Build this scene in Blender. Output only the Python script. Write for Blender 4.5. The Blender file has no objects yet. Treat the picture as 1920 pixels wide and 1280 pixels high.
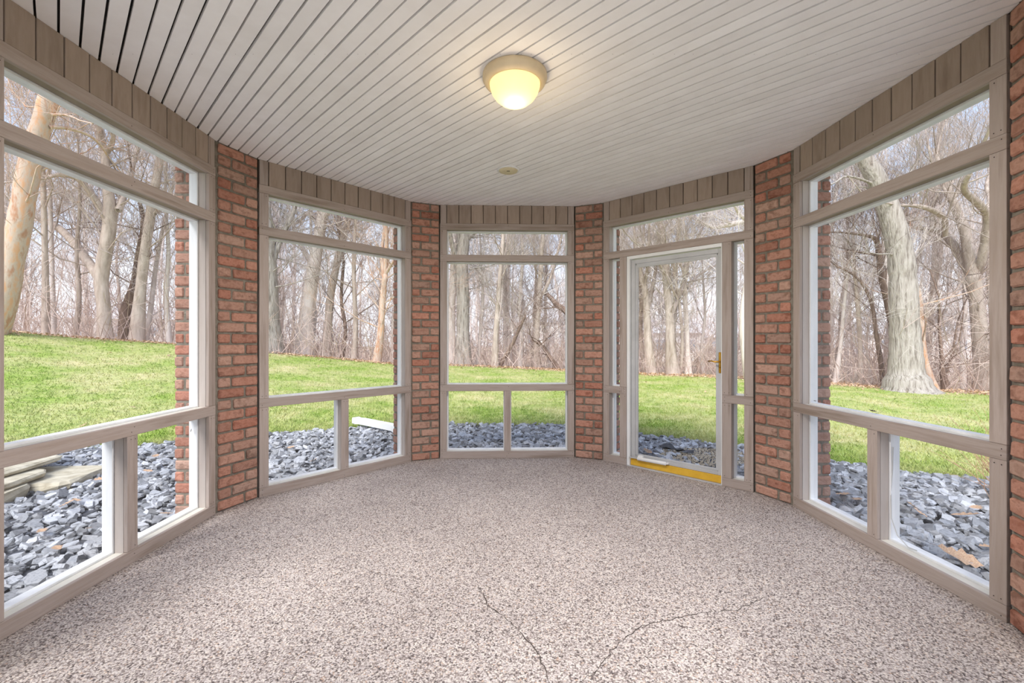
import bpy, bmesh, math, random
import numpy as np
from mathutils import Vector, Matrix

R = random.Random(7)
C = bpy.context.scene.collection
PI = math.pi

# ------------------------------------------------------------------ camera, sky, sun, exposure
cam_data = bpy.data.cameras.new('camera')
cam_data.sensor_width = 36.0
cam_data.lens = 835 / 1920 * 36.0
cam_data.clip_end = 600
cam_data.clip_start = 0.02
cam = bpy.data.objects.new('camera', cam_data)
C.objects.link(cam)
cam.location = (0, 0, 1.2)
cam.rotation_euler = (PI / 2, 0, 0)
bpy.context.scene.camera = cam

sc = bpy.context.scene
sc.view_settings.view_transform = 'Standard'
sc.view_settings.look = 'None'
sc.view_settings.gamma = 1.0
sc.view_settings.use_curve_mapping = False
sc.view_settings.exposure = 0.71
sc.cycles.max_bounces = 10
sc.cycles.diffuse_bounces = 6
sc.cycles.transparent_max_bounces = 12
sc.cycles.use_denoising = True

SKY_STRENGTH = 1.0
SUN_STRENGTH = 3.0

w = bpy.data.worlds.new('sky')
sc.world = w
w.use_nodes = True
nt = w.node_tree
nt.nodes.clear()


def nd(t, kind, **kw):
    n = t.nodes.new(kind)
    for k, v in kw.items():
        if k.startswith('i_'):
            key = k[2:]
            key = int(key) if key.isdigit() else key
            n.inputs[key].default_value = v
        else:
            setattr(n, k, v)
    return n


def ramp(t, fac, stops):
    r = t.nodes.new('ShaderNodeValToRGB')
    e = r.color_ramp.elements
    while len(e) < len(stops):
        e.new(0.5)
    for i, (p, c) in enumerate(stops):
        e[i].position = p
        e[i].color = (*c, 1) if len(c) == 3 else c
    t.links.new(fac, r.inputs[0])
    return r.outputs[0]


def mix(t, fac, a, b, mode='MIX'):
    m = t.nodes.new('ShaderNodeMix')
    m.data_type = 'RGBA'
    m.blend_type = mode
    for idx, v in ((0, fac), (6, a), (7, b)):
        if isinstance(v, (int, float)):
            m.inputs[idx].default_value = v
        elif isinstance(v, tuple):
            m.inputs[idx].default_value = (*v[:3], 1)
        else:
            t.links.new(v, m.inputs[idx])
    return m.outputs[2]


tc = nd(nt, 'ShaderNodeTexCoord')
sx = nd(nt, 'ShaderNodeSeparateXYZ')
nt.links.new(tc.outputs['Generated'], sx.inputs[0])
grad = ramp(nt, sx.outputs[2], [(0.0, (0.90, 0.92, 0.97)), (0.09, (0.80, 0.84, 0.92)), (0.24, (0.46, 0.58, 0.80)), (0.8, (0.38, 0.51, 0.78))])
mp = nd(nt, 'ShaderNodeMapping')
mp.inputs['Scale'].default_value = (1.2, 1.2, 3.2)
nt.links.new(tc.outputs['Generated'], mp.inputs[0])
cl = nd(nt, 'ShaderNodeTexNoise', i_Scale=1.7, i_Detail=6.0, i_Roughness=0.55)
nt.links.new(mp.outputs[0], cl.inputs[0])
cf = ramp(nt, cl.outputs[0], [(0.48, (0, 0, 0)), (0.72, (0.8, 0.8, 0.8))])
skyc = mix(nt, cf, grad, (0.96, 0.97, 1.0))
bg = nd(nt, 'ShaderNodeBackground', i_Strength=SKY_STRENGTH)
nt.links.new(skyc, bg.inputs[0])
out = nd(nt, 'ShaderNodeOutputWorld')
nt.links.new(bg.outputs[0], out.inputs[0])

sd = bpy.data.lights.new('sun', 'SUN')
sd.energy = SUN_STRENGTH
sd.angle = math.radians(35)
sd.color = (1.0, 0.97, 0.93)
sun = bpy.data.objects.new('sun', sd)
C.objects.link(sun)
sun.rotation_euler = (math.radians(45), 0, math.radians(-20))


# ------------------------------------------------------------------ helpers
def L3(r, g, b):
    def f(v):
        v /= 255
        return v / 12.92 if v <= 0.04045 else ((v + 0.055) / 1.055) ** 2.4
    return (f(r), f(g), f(b))


def at(px, py, Y):
    """the point seen at a photo pixel at the depth Y"""
    return Vector(((px - 960) / 835 * Y, Y, 1.2 + (640 - py) / 835 * Y))


def material(name, c1, c2, scale=(6, 6, 6), rough=0.8, bump=0.0, rand=0.0, detail=5, c3=None, bscale=None, obj=True, metallic=0.0, lo=0.35, hi=0.65, hue=0.0):
    m = bpy.data.materials.new(name)
    m.use_nodes = True
    t = m.node_tree
    b = t.nodes['Principled BSDF']
    b.inputs['Roughness'].default_value = rough
    b.inputs['Metallic'].default_value = metallic
    tc = nd(t, 'ShaderNodeTexCoord')
    oi = nd(t, 'ShaderNodeObjectInfo')
    mp = nd(t, 'ShaderNodeMapping')
    mp.inputs['Scale'].default_value = scale
    t.links.new(tc.outputs['Object'], mp.inputs[0])
    add = nd(t, 'ShaderNodeVectorMath', operation='ADD')
    ml = nd(t, 'ShaderNodeVectorMath', operation='SCALE')
    cb = nd(t, 'ShaderNodeCombineXYZ')
    for k in range(3):
        t.links.new(oi.outputs['Random'], cb.inputs[k])
    t.links.new(cb.outputs[0], ml.inputs[0])
    ml.inputs['Scale'].default_value = 37.0
    t.links.new(mp.outputs[0], add.inputs[0])
    t.links.new(ml.outputs[0], add.inputs[1])
    n = nd(t, 'ShaderNodeTexNoise', i_Scale=1.0, i_Detail=float(detail), i_Roughness=0.6)
    t.links.new(add.outputs[0], n.inputs[0])
    stops = [(lo, c1), (hi, c2)] if c3 is None else [(lo, c1), ((lo + hi) / 2, c2), (hi, c3)]
    col = ramp(t, n.outputs[0], stops)
    if rand or hue:
        h = nd(t, 'ShaderNodeHueSaturation')
        mr = nd(t, 'ShaderNodeMapRange')
        mr.inputs[3].default_value = 1 - rand
        mr.inputs[4].default_value = 1 + rand
        t.links.new(oi.outputs['Random'], mr.inputs[0])
        t.links.new(mr.outputs[0], h.inputs['Value'])
        if hue:
            wn = nd(t, 'ShaderNodeTexWhiteNoise', noise_dimensions='1D')
            t.links.new(oi.outputs['Random'], wn.inputs[1])
            mh = nd(t, 'ShaderNodeMapRange')
            mh.inputs[3].default_value = 0.5 - hue * .3
            mh.inputs[4].default_value = 0.5 + hue
            t.links.new(wn.outputs[0], mh.inputs[0])
            t.links.new(mh.outputs[0], h.inputs['Hue'])
            ms = nd(t, 'ShaderNodeMapRange')
            ms.inputs[3].default_value = 0.95
            ms.inputs[4].default_value = 0.68
            t.links.new(wn.outputs[1], ms.inputs[0])
            t.links.new(wn.outputs[0], ms.inputs[0])
            t.links.new(ms.outputs[0], h.inputs['Saturation'])
        t.links.new(col, h.inputs['Color'])
        col = h.outputs[0]
    t.links.new(col, b.inputs['Base Color'])
    if bump:
        n2 = nd(t, 'ShaderNodeTexNoise', i_Scale=bscale or 3.0, i_Detail=4.0)
        t.links.new(add.outputs[0], n2.inputs[0])
        bp = nd(t, 'ShaderNodeBump', i_Strength=min(bump, 1.0), i_Distance=0.01 if bump <= 1 else .01 * bump)
        t.links.new(n2.outputs[0], bp.inputs['Height'])
        t.links.new(bp.outputs[0], b.inputs['Normal'])
    return m


def new_mesh(name, verts, faces, mat, smooth=False):
    me = bpy.data.meshes.new(name)
    me.from_pydata([tuple(v) for v in verts], [], faces)
    if mat:
        me.materials.append(mat)
    if smooth:
        me.polygons.foreach_set('use_smooth', [True] * len(me.polygons))
    me.update()
    return me


def np_mesh(name, verts, tris, mat, smooth=False):
    me = bpy.data.meshes.new(name)
    nv, nf = len(verts), len(tris)
    me.vertices.add(nv)
    me.vertices.foreach_set('co', np.asarray(verts, np.float32).ravel())
    me.loops.add(nf * 3)
    me.loops.foreach_set('vertex_index', np.asarray(tris, np.int32).ravel())
    me.polygons.add(nf)
    me.polygons.foreach_set('loop_start', np.arange(0, nf * 3, 3, dtype=np.int32))
    me.materials.append(mat)
    me.polygons.foreach_set('use_smooth', np.full(nf, bool(smooth)))
    me.update()
    me.validate()
    return me


def link(name, me, parent=None, label=None, cat=None, group=None, kind=None, loc=None, rotz=None):
    o = bpy.data.objects.new(name, me)
    C.objects.link(o)
    if parent is not None:
        o.parent = parent
    if loc is not None:
        o.location = loc
    if rotz is not None:
        o.rotation_euler = (0, 0, rotz)
    tag(o, label, cat, group, kind)
    return o


def tag(o, label=None, cat=None, group=None, kind=None):
    if label:
        o['label'] = label
    if cat:
        o['category'] = cat
    if group:
        o['group'] = group
    if kind:
        o['kind'] = kind


def box_bm(boxes, bevel=0.0):
    bm = bmesh.new()
    for (x0, x1, y0, y1, z0, z1) in boxes:
        vs = [bm.verts.new(p) for p in ((x0, y0, z0), (x1, y0, z0), (x1, y1, z0), (x0, y1, z0), (x0, y0, z1), (x1, y0, z1), (x1, y1, z1), (x0, y1, z1))]
        for f in ((0, 3, 2, 1), (4, 5, 6, 7), (0, 1, 5, 4), (1, 2, 6, 5), (2, 3, 7, 6), (3, 0, 4, 7)):
            bm.faces.new([vs[i] for i in f])
    if bevel:
        bmesh.ops.bevel(bm, geom=bm.edges[:], offset=bevel, segments=1, affect='EDGES')
    return bm


def box(name, boxes, mat, parent=None, bevel=0.0, **kw):
    if isinstance(boxes, tuple):
        boxes = [boxes]
    bm = box_bm(boxes, bevel)
    me = bpy.data.meshes.new(name)
    bm.to_mesh(me)
    bm.free()
    me.materials.append(mat)
    return link(name, me, parent, **kw)


def prism(name, poly, z0, z1, mat, parent=None, **kw):
    n = len(poly)
    v = [(p[0], p[1], z0) for p in poly] + [(p[0], p[1], z1) for p in poly]
    area = sum(poly[i][0] * poly[(i + 1) % n][1] - poly[(i + 1) % n][0] * poly[i][1] for i in range(n))
    f = [tuple(range(n))[::-1], tuple(range(n, 2 * n))] + [(i, (i + 1) % n, n + (i + 1) % n, n + i) for i in range(n)]
    if area < 0:
        f = [t[::-1] for t in f]
    return link(name, new_mesh(name, v, f, mat), parent, **kw)


def tubes(polys, sides=None):
    """polys: list of (points, radii); returns verts, tris"""
    V, F = [], []
    for pts, rad in polys:
        n = len(pts)
        r0 = max(rad)
        k = sides or (10 if r0 > .12 else 7 if r0 > .05 else 5 if r0 > .022 else 3)
        base = len(V)
        u = None
        for i in range(n):
            a = pts[i - 1] if i else pts[0]
            b = pts[i + 1] if i < n - 1 else pts[-1]
            d = (b[0] - a[0], b[1] - a[1], b[2] - a[2])
            l = math.sqrt(d[0] * d[0] + d[1] * d[1] + d[2] * d[2]) or 1e-9
            d = (d[0] / l, d[1] / l, d[2] / l)
            if u is None:
                u = (0, 0, 1) if abs(d[2]) < .8 else (1, 0, 0)
            q = u[0] * d[0] + u[1] * d[1] + u[2] * d[2]
            u = (u[0] - q * d[0], u[1] - q * d[1], u[2] - q * d[2])
            l = math.sqrt(u[0] * u[0] + u[1] * u[1] + u[2] * u[2]) or 1e-9
            u = (u[0] / l, u[1] / l, u[2] / l)
            v = (d[1] * u[2] - d[2] * u[1], d[2] * u[0] - d[0] * u[2], d[0] * u[1] - d[1] * u[0])
            p, r = pts[i], rad[i]
            for j in range(k):
                c, s = COS[k][j], SIN[k][j]
                V.append((p[0] + r * (c * u[0] + s * v[0]), p[1] + r * (c * u[1] + s * v[1]), p[2] + r * (c * u[2] + s * v[2])))
        for i in range(n - 1):
            for j in range(k):
                a = base + i * k + j
                b = base + i * k + (j + 1) % k
                F.append((a, b, b + k))
                F.append((a, b + k, a + k))
        t = base + (n - 1) * k
        for j in range(1, k - 1):
            F.append((t, t + j, t + j + 1))
    return V, F


COS = {k: [math.cos(2 * PI * j / k) for j in range(k)] for k in (3, 4, 5, 6, 7, 8, 10, 12, 16, 24)}
SIN = {k: [math.sin(2 * PI * j / k) for j in range(k)] for k in COS}


def lathe(name, prof, mat, parent=None, n=48, **kw):
    V, F = [], []
    for (r, z) in prof:
        for j in range(n):
            V.append((r * math.cos(2 * PI * j / n), r * math.sin(2 * PI * j / n), z))
    for i in range(len(prof) - 1):
        for j in range(n):
            a, b = i * n + j, i * n + (j + 1) % n
            F.append((a, b, b + n, a + n))
    return link(name, new_mesh(name, V, F, mat, True), parent, **kw)


# ------------------------------------------------------------------ materials
M = {}
M['trim'] = material('weathered taupe trim across', L3(142, 126, 114), L3(172, 158, 150), (1.5, 30, 22), .72, .25, .06, c3=L3(158, 142, 131), lo=.3, hi=.7)
M['trim_up'] = material('weathered taupe trim upright', L3(146, 130, 119), L3(174, 160, 152), (22, 30, 1.5), .72, .25, .06, c3=L3(161, 145, 134), lo=.3, hi=.7)
M['frieze'] = material('weathered frieze board', L3(134, 116, 102), L3(164, 147, 134), (14, 14, 2.2), .8, .3, .10, c3=L3(150, 133, 119), lo=.25, hi=.75)
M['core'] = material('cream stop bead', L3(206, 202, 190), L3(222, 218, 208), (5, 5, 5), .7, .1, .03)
M['core_shaded'] = material('head stop with painted shade', L3(136, 124, 104), L3(156, 144, 124), (5, 5, 5), .7, .1, .03)  # darker copy of the stop bead, shade under the heads in its colour
M['core_up'] = material('grey upright jamb', L3(176, 165, 158), L3(192, 182, 175), (12, 12, 1.5), .7, .1, .03)
M['white'] = material('white painted outer frame', L3(226, 228, 230), L3(240, 241, 243), (9, 9, 2), .6, .1, .02)
M['dark'] = material('dark gap', (.012, .010, .010), (.02, .018, .016))
M['backing'] = material('dark backing above the boards', L3(34, 27, 24), L3(48, 40, 36))
M['groove'] = material('brown groove', L3(96, 80, 68), L3(112, 96, 84))
M['mortar'] = material('grey brown mortar', L3(112, 104, 92), L3(138, 130, 118), (25, 25, 25), .95, .5)
M['brick'] = material('red brown brick', L3(142, 86, 62), L3(180, 122, 98), (16, 16, 22), .9, .6, .17, c3=L3(162, 102, 76), bscale=4, hue=.012)
M['plank'] = material('white washed ceiling board', L3(240, 236, 233), L3(248, 245, 243), (4, 4, 4), .7, .12, .035)
M['silver'] = material('grey aluminium', L3(178, 178, 178), L3(196, 196, 197), (3, 3, 3), .45)
M['white_metal'] = material('white enamel', L3(228, 228, 226), L3(238, 238, 238), (3, 3, 3), .35)
M['brass'] = material('polished brass', L3(176, 128, 40), L3(205, 160, 70), (9, 9, 9), .3, metallic=.9)
M['yellow'] = material('yellow sweep', L3(214, 164, 40), L3(232, 186, 62), (9, 9, 9), .5)
M['cream'] = material('cream lamp rim', L3(214, 192, 158), L3(226, 206, 172), (8, 8, 8), .5)
M['cream2'] = material('aged cream plastic', L3(198, 184, 146), L3(214, 202, 168), (8, 8, 8), .6)
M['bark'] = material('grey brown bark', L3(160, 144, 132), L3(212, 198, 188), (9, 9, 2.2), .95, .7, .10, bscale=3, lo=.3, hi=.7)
M['bark_far'] = material('pale bark with far haze', L3(212, 199, 192), L3(236, 227, 222), (8, 8, 2), .95, .3, .12)  # haze over the distant woods is put into this paler bark colour
M['bark_deep'] = material('deeply furrowed pale bark', L3(128, 118, 110), L3(176, 167, 159), (15, 15, 2.2), .95, 5.0, .0, c3=L3(192, 184, 177), lo=.34, hi=.62, bscale=2, detail=9)
M['bark_tan'] = material('peeling orange tan bark', L3(186, 138, 108), L3(204, 186, 172), (7, 7, 2.6), .9, .6, 0, c3=L3(216, 168, 132), lo=.36, hi=.64, detail=9)
M['bark_dark'] = material('dark wet bark', L3(104, 84, 74), L3(150, 128, 114), (8, 8, 2), .95, .5, .08)
M['slate'] = material('blue grey slate chip', L3(104, 106, 110), L3(166, 168, 173), (3, 3, 3), .6, 0, .34, c3=L3(134, 136, 141), lo=.3, hi=.7)
M['limestone'] = material('buff limestone', L3(168, 158, 136), L3(204, 196, 176), (9, 9, 9), .9, .6, .06)
M['leaf'] = material('dry oak leaf', L3(160, 120, 92), L3(206, 178, 148), (20, 20, 20), .8, .2, .22)
M['leaf_dark'] = material('dark curled leaf', L3(60, 48, 42), L3(84, 68, 58), (20, 20, 20), .8)
M['twig'] = material('reddish tan stem', L3(176, 134, 104), L3(206, 168, 134), (9, 9, 9), .8, 0, .1)
M['black'] = material('black plastic edging', L3(46, 46, 50), L3(66, 66, 70), (9, 9, 9), .6)
M['siding'] = material('pale house siding', L3(214, 212, 208), L3(228, 226, 224), (1, 1, 40), .8)
M['roof'] = material('pale grey shingle roof', L3(198, 196, 196), L3(214, 212, 212), (5, 5, 5), .9)
M['glass'] = material('far window glass', L3(120, 132, 146), L3(150, 160, 172), (2, 2, 2), .2)
M['bounce_slab'] = material('pale concrete', L3(214, 210, 204), L3(228, 225, 220), (3, 3, 3), .9)
M['pebble'] = material('beige pea gravel', L3(176, 160, 138), L3(222, 212, 194), (60, 60, 60), .9, .6)

# insect screen: fine mesh that veils what lies behind a little
ms = bpy.data.materials.new('insect screen')
ms.use_nodes = True
t = ms.node_tree
t.nodes.clear()
tr = nd(t, 'ShaderNodeBsdfTransparent')
df = nd(t, 'ShaderNodeBsdfDiffuse')
df.inputs[0].default_value = (*L3(205, 205, 208), 1)
mx = nd(t, 'ShaderNodeMixShader')
mx.inputs[0].default_value = 0.06
o_ = nd(t, 'ShaderNodeOutputMaterial')
t.links.new(tr.outputs[0], mx.inputs[1])
t.links.new(df.outputs[0], mx.inputs[2])
t.links.new(mx.outputs[0], o_.inputs[0])
M['screen'] = ms

# door glass
mg = bpy.data.materials.new('clear door glass')
mg.use_nodes = True
t = mg.node_tree
t.nodes.clear()
tr = nd(t, 'ShaderNodeBsdfTransparent')
gl = nd(t, 'ShaderNodeBsdfGlossy', i_Roughness=0.02)
fr = nd(t, 'ShaderNodeFresnel', i_IOR=1.3)
mx = nd(t, 'ShaderNodeMixShader')
o_ = nd(t, 'ShaderNodeOutputMaterial')
t.links.new(fr.outputs[0], mx.inputs[0])
t.links.new(tr.outputs[0], mx.inputs[1])
t.links.new(gl.outputs[0], mx.inputs[2])
t.links.new(mx.outputs[0], o_.inputs[0])
M['pane'] = mg

# exposed aggregate floor
mf = bpy.data.materials.new('exposed aggregate concrete')
mf.use_nodes = True
t = mf.node_tree
b = t.nodes['Principled BSDF']
b.inputs['Roughness'].default_value = .85
tc = nd(t, 'ShaderNodeTexCoord')
v1 = nd(t, 'ShaderNodeTexVoronoi', i_Scale=165.0)
t.links.new(tc.outputs['Object'], v1.inputs[0])
wn = nd(t, 'ShaderNodeSeparateColor')
t.links.new(v1.outputs['Color'], wn.inputs[0])
peb = ramp(t, wn.outputs[0], [(0.0, L3(84, 76, 76)), (.12, L3(140, 128, 123)), (.35, L3(192, 181, 175)), (.7, L3(214, 206, 202)), (.93, L3(232, 223, 212)), (1.0, L3(196, 168, 148))])
ed = ramp(t, v1.outputs['Distance'], [(.45, (1, 1, 1)), (.8, (.50, .47, .46))])
c = mix(t, 1.0, peb, ed, 'MULTIPLY')
n1 = nd(t, 'ShaderNodeTexNoise', i_Scale=1.1, i_Detail=5.0, i_Roughness=.6)
t.links.new(tc.outputs['Object'], n1.inputs[0])
bl = ramp(t, n1.outputs[0], [(.32, (.73, .72, .73)), (.68, (.91, .91, .92))])
c = mix(t, 1.0, c, bl, 'MULTIPLY')
n3 = nd(t, 'ShaderNodeTexNoise', i_Scale=28.0, i_Detail=3.0)
t.links.new(tc.outputs['Object'], n3.inputs[0])
b3 = ramp(t, n3.outputs[0], [(.35, (.93, .92, .92)), (.6, (1.03, 1.03, 1.03))])
c = mix(t, 1.0, c, b3, 'MULTIPLY')
t.links.new(c, b.inputs['Base Color'])
bp = nd(t, 'ShaderNodeBump', i_Strength=.5, i_Distance=.004)
bp.invert = True
t.links.new(v1.outputs['Distance'], bp.inputs['Height'])
t.links.new(bp.outputs[0], b.inputs['Normal'])
M['floor'] = mf


def ground_mat(name, kind):
    m = bpy.data.materials.new(name)
    m.use_nodes = True
    t = m.node_tree
    b = t.nodes['Principled BSDF']
    b.inputs['Roughness'].default_value = .95
    g = nd(t, 'ShaderNodeNewGeometry')
    mp = nd(t, 'ShaderNodeMapping')
    mp.inputs['Scale'].default_value = (1, 1, 0)
    t.links.new(g.outputs['Position'], mp.inputs[0])

    def noise(s, d=5.0, r=.6):
        n = nd(t, 'ShaderNodeTexNoise', i_Scale=s, i_Detail=d, i_Roughness=r)
        t.links.new(mp.outputs[0], n.inputs[0])
        return n.outputs[0]
    if kind == 'lawn':
        green = ramp(t, noise(6.0), [(.3, L3(108, 136, 42)), (.5, L3(138, 162, 62)), (.7, L3(160, 178, 86))])
        straw = ramp(t, noise(9.0), [(.35, L3(184, 178, 120)), (.65, L3(208, 196, 154))])
        f = ramp(t, noise(.75, 8.0, .68), [(.40, (0, 0, 0)), (.66, (.92, .92, .92))])
        c = mix(t, f, green, straw)
        f2 = ramp(t, noise(14.0, 4.0), [(.55, (0, 0, 0)), (.75, (.7, .7, .7))])
        c = mix(t, f2, c, L3(214, 208, 150))
    elif kind == 'wood':
        c = ramp(t, noise(2.4, 8.0, .7), [(.3, L3(158, 134, 112)), (.5, L3(196, 172, 146)), (.7, L3(216, 198, 172))])
    else:
        c = ramp(t, noise(18.0, 6.0, .7), [(.3, L3(52, 54, 60)), (.7, L3(96, 98, 106))])
    t.links.new(c, b.inputs['Base Color'])
    return m


M['lawn'] = ground_mat('spring lawn', 'lawn')
M['wood'] = ground_mat('leaf litter', 'wood')
M['bed'] = ground_mat('dark bed under the slate', 'bed')

me_ = bpy.data.materials.new('lit frosted glass')
me_.use_nodes = True
t = me_.node_tree
b = t.nodes['Principled BSDF']
b.inputs['Base Color'].default_value = (*L3(200, 190, 160), 1)
b.inputs['Roughness'].default_value = .4
lw = nd(t, 'ShaderNodeTexCoord')
sp = nd(t, 'ShaderNodeSeparateXYZ')
t.links.new(lw.outputs['Object'], sp.inputs[0])
ec = ramp(t, sp.outputs[2], [(0.0, (1.0, .86, .50)), (.5, (1.0, .86, .50))])
b.inputs['Emission Color'].default_value = (1.0, .80, .34, 1)
b.inputs['Emission Strength'].default_value = .60
M['lamp'] = me_

# ------------------------------------------------------------------ the room
H = 2.6
WALLS = {  # start, end, walking clockwise round the room; outward is to the left
    'A': ((-2.048, 1.731), (-2.060, 3.095)),
    'B': ((-1.938, 3.416), (-1.0065, 4.447)),
    'C': ((-.7369, 4.558), (.645, 4.605)),
    'D': ((.919, 4.489), (1.9166, 3.538)),
    'E': ((2.049, 3.247), (2.107, 1.898)),
    'F': ((2.001, 1.607), (1.060, .598)),
    'G': ((-.960, .450), (-1.944, 1.438)),
}


class Frame:
    def __init__(s, a, b):
        s.a = Vector(a)
        s.b = Vector(b)
        s.L = (s.b - s.a).length
        s.d = (s.b - s.a) / s.L
        s.n = Vector((-s.d.y, s.d.x))
        s.rot = math.atan2(s.d.y, s.d.x)

    def p(s, u, w=0.0):
        q = s.a + s.d * u + s.n * w
        return (q.x, q.y)


FR = {k: Frame(*v) for k, v in WALLS.items()}
BACK = ((.778, .469), (-.690, .330))
room_poly = []
for k in 'ABCDEF':
    room_poly += [WALLS[k][0], WALLS[k][1]]
room_poly += [BACK[0], BACK[1]]
room_poly += [WALLS['G'][0], WALLS['G'][1]]


def grow_poly(poly, w):
    c = Vector((sum(p[0] for p in poly) / len(poly), sum(p[1] for p in poly) / len(poly)))
    return [tuple(c + (Vector(p) - c) * (1 + w / (Vector(p) - c).length)) for p in poly]


floor = prism('floor', grow_poly(room_poly, .27), -.16, 0.0, M['floor'], kind='structure')
tag(floor, 'grey pink exposed aggregate concrete floor with cracks', 'floor')


def fp(px, py):
    k = 1.2 / (py - 640)
    return Vector(((px - 960) * k, 835 * k))


def crack(pts, wd):
    P = [fp(*p) for p in pts]
    Q = []
    for i in range(len(P) - 1):
        n = max(2, int((P[i + 1] - P[i]).length / .018))
        for j in range(n):
            q = P[i].lerp(P[i + 1], j / n)
            Q.append(q + Vector((R.uniform(-.006, .006), R.uniform(-.008, .008))))
    Q.append(P[-1])
    V, F = [], []
    for i, q in enumerate(Q):
        d = (Q[min(i + 1, len(Q) - 1)] - Q[max(i - 1, 0)]).normalized()
        n = Vector((-d.y, d.x))
        ww = wd * R.uniform(.25, 1.0) * (1 - .6 * abs(2 * i / len(Q) - 1) ** 3)
        V += [(*(q + n * ww), .0006), (*(q - n * ww), .0006)]
        if i:
            a = 2 * i
            F.append((a - 2, a - 1, a + 1, a))
    link('crack', new_mesh('crack', V, F, M['crack']), floor)


M['crack'] = material('dark crack', L3(50, 42, 38), L3(84, 74, 68), (40, 40, 40), .9)
crack([(893, 1085), (915, 1136), (940, 1150), (985, 1195), (1008, 1225), (1035, 1285)], .0036)
crack([(1066, 1290), (1112, 1265), (1150, 1215), (1205, 1172), (1262, 1160), (1325, 1148), (1382, 1143), (1440, 1118)], .003)
crack([(858, 880), (862, 935), (857, 975), (884, 1015), (902, 1055), (893, 1085)], .0014)
crack([(628, 1043), (700, 1073), (765, 1083)], .0014)
crack([(940, 1150), (1000, 1155), (1060, 1152)], .0008)
crack([(1637, 1040), (1622, 1065), (1604, 1100), (1612, 1132)], .0012)
crack([(1555, 1130), (1590, 1132), (1622, 1137)], .0012)

# ceiling: dark backing slab with boards laid 45 degrees across the room
ceiling = prism('ceiling', grow_poly(room_poly, .10), H + .03, H + .05, M['backing'], kind='structure')
tag(ceiling, 'whitewashed board ceiling laid diagonally with dark gaps', 'ceiling')


def clip(poly, n, p, keep_greater):
    out = []
    for i in range(len(poly)):
        a, b = Vector(poly[i]), Vector(poly[(i + 1) % len(poly)])
        da, db = a.dot(n) - p, b.dot(n) - p
        if not keep_greater:
            da, db = -da, -db
        if da >= 0:
            out.append(tuple(a))
        if (da > 0 > db) or (da < 0 < db):
            out.append(tuple(a.lerp(b, da / (da - db))))
    return out


nrm = Vector((.6995, .7146)).normalized()
pitch = .0712
cp = grow_poly(room_poly, .012)
lo = min(Vector(p).dot(nrm) for p in cp)
hi = max(Vector(p).dot(nrm) for p in cp)
k = math.floor((lo - .788) / pitch)
while .788 + k * pitch < hi:
    a = .788 + k * pitch + .0049 + R.uniform(-.0008, .0008)
    b_ = .788 + (k + 1) * pitch - .0049 + R.uniform(-.0012, .0008)
    q = clip(clip(cp, nrm, a, True), nrm, b_, False)
    k += 1
    if len(q) >= 3:
        o = prism('ceiling_board', q, H + R.uniform(-.0006, .0006), H + .022, M['plank'], ceiling)

# nail heads in rows under the joists
V, F = [], []
for row in range(8):
    Y = 1.35 + row * .41
    for j in range(120):
        X = -2.3 + j * .0508 * .98 + R.uniform(-.008, .008)
        if R.random() < .45 or not (abs(X) < 2.0 - max(0, Y - 3.1) * .9):
            continue
        b0 = len(V)
        for q in range(6):
            V.append((X + .0017 * COS[6][q], Y + .0017 * SIN[6][q] + 0, H - .0009))
        F.append(tuple(b0 + q for q in range(6))[::-1])
link('nail_heads', new_mesh('nail_heads', V, F, M['groove']), ceiling, kind='stuff')

roof = prism('roof', grow_poly(room_poly, .42), H + .06, H + .30, M['trim'], kind='structure')
tag(roof, 'flat roof slab over the porch', 'roof')

WLAB = {
    'A': 'screened window with the tan barked tree and limestone slabs outside',
    'B': 'screened window with the white downspout on the grass outside',
    'C': 'screened window facing straight ahead under the row of dark frieze boards',
    'D': 'screened wall unit with narrow sidelights round the glazed door',
    'E': 'screened window with the huge furrowed tree trunk outside',
    'F': 'unseen screened window added for daylight beside the camera on the door side',  # windows F and G are out of view, added to let daylight in
    'G': 'unseen screened window added for daylight beside the camera on the slab side',
}
S = .068
Z1, Z2, Z3, Z4, Z5, Z6 = .072, .690, .758, 2.022, 2.090, 2.345
ZH = 2.410


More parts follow.
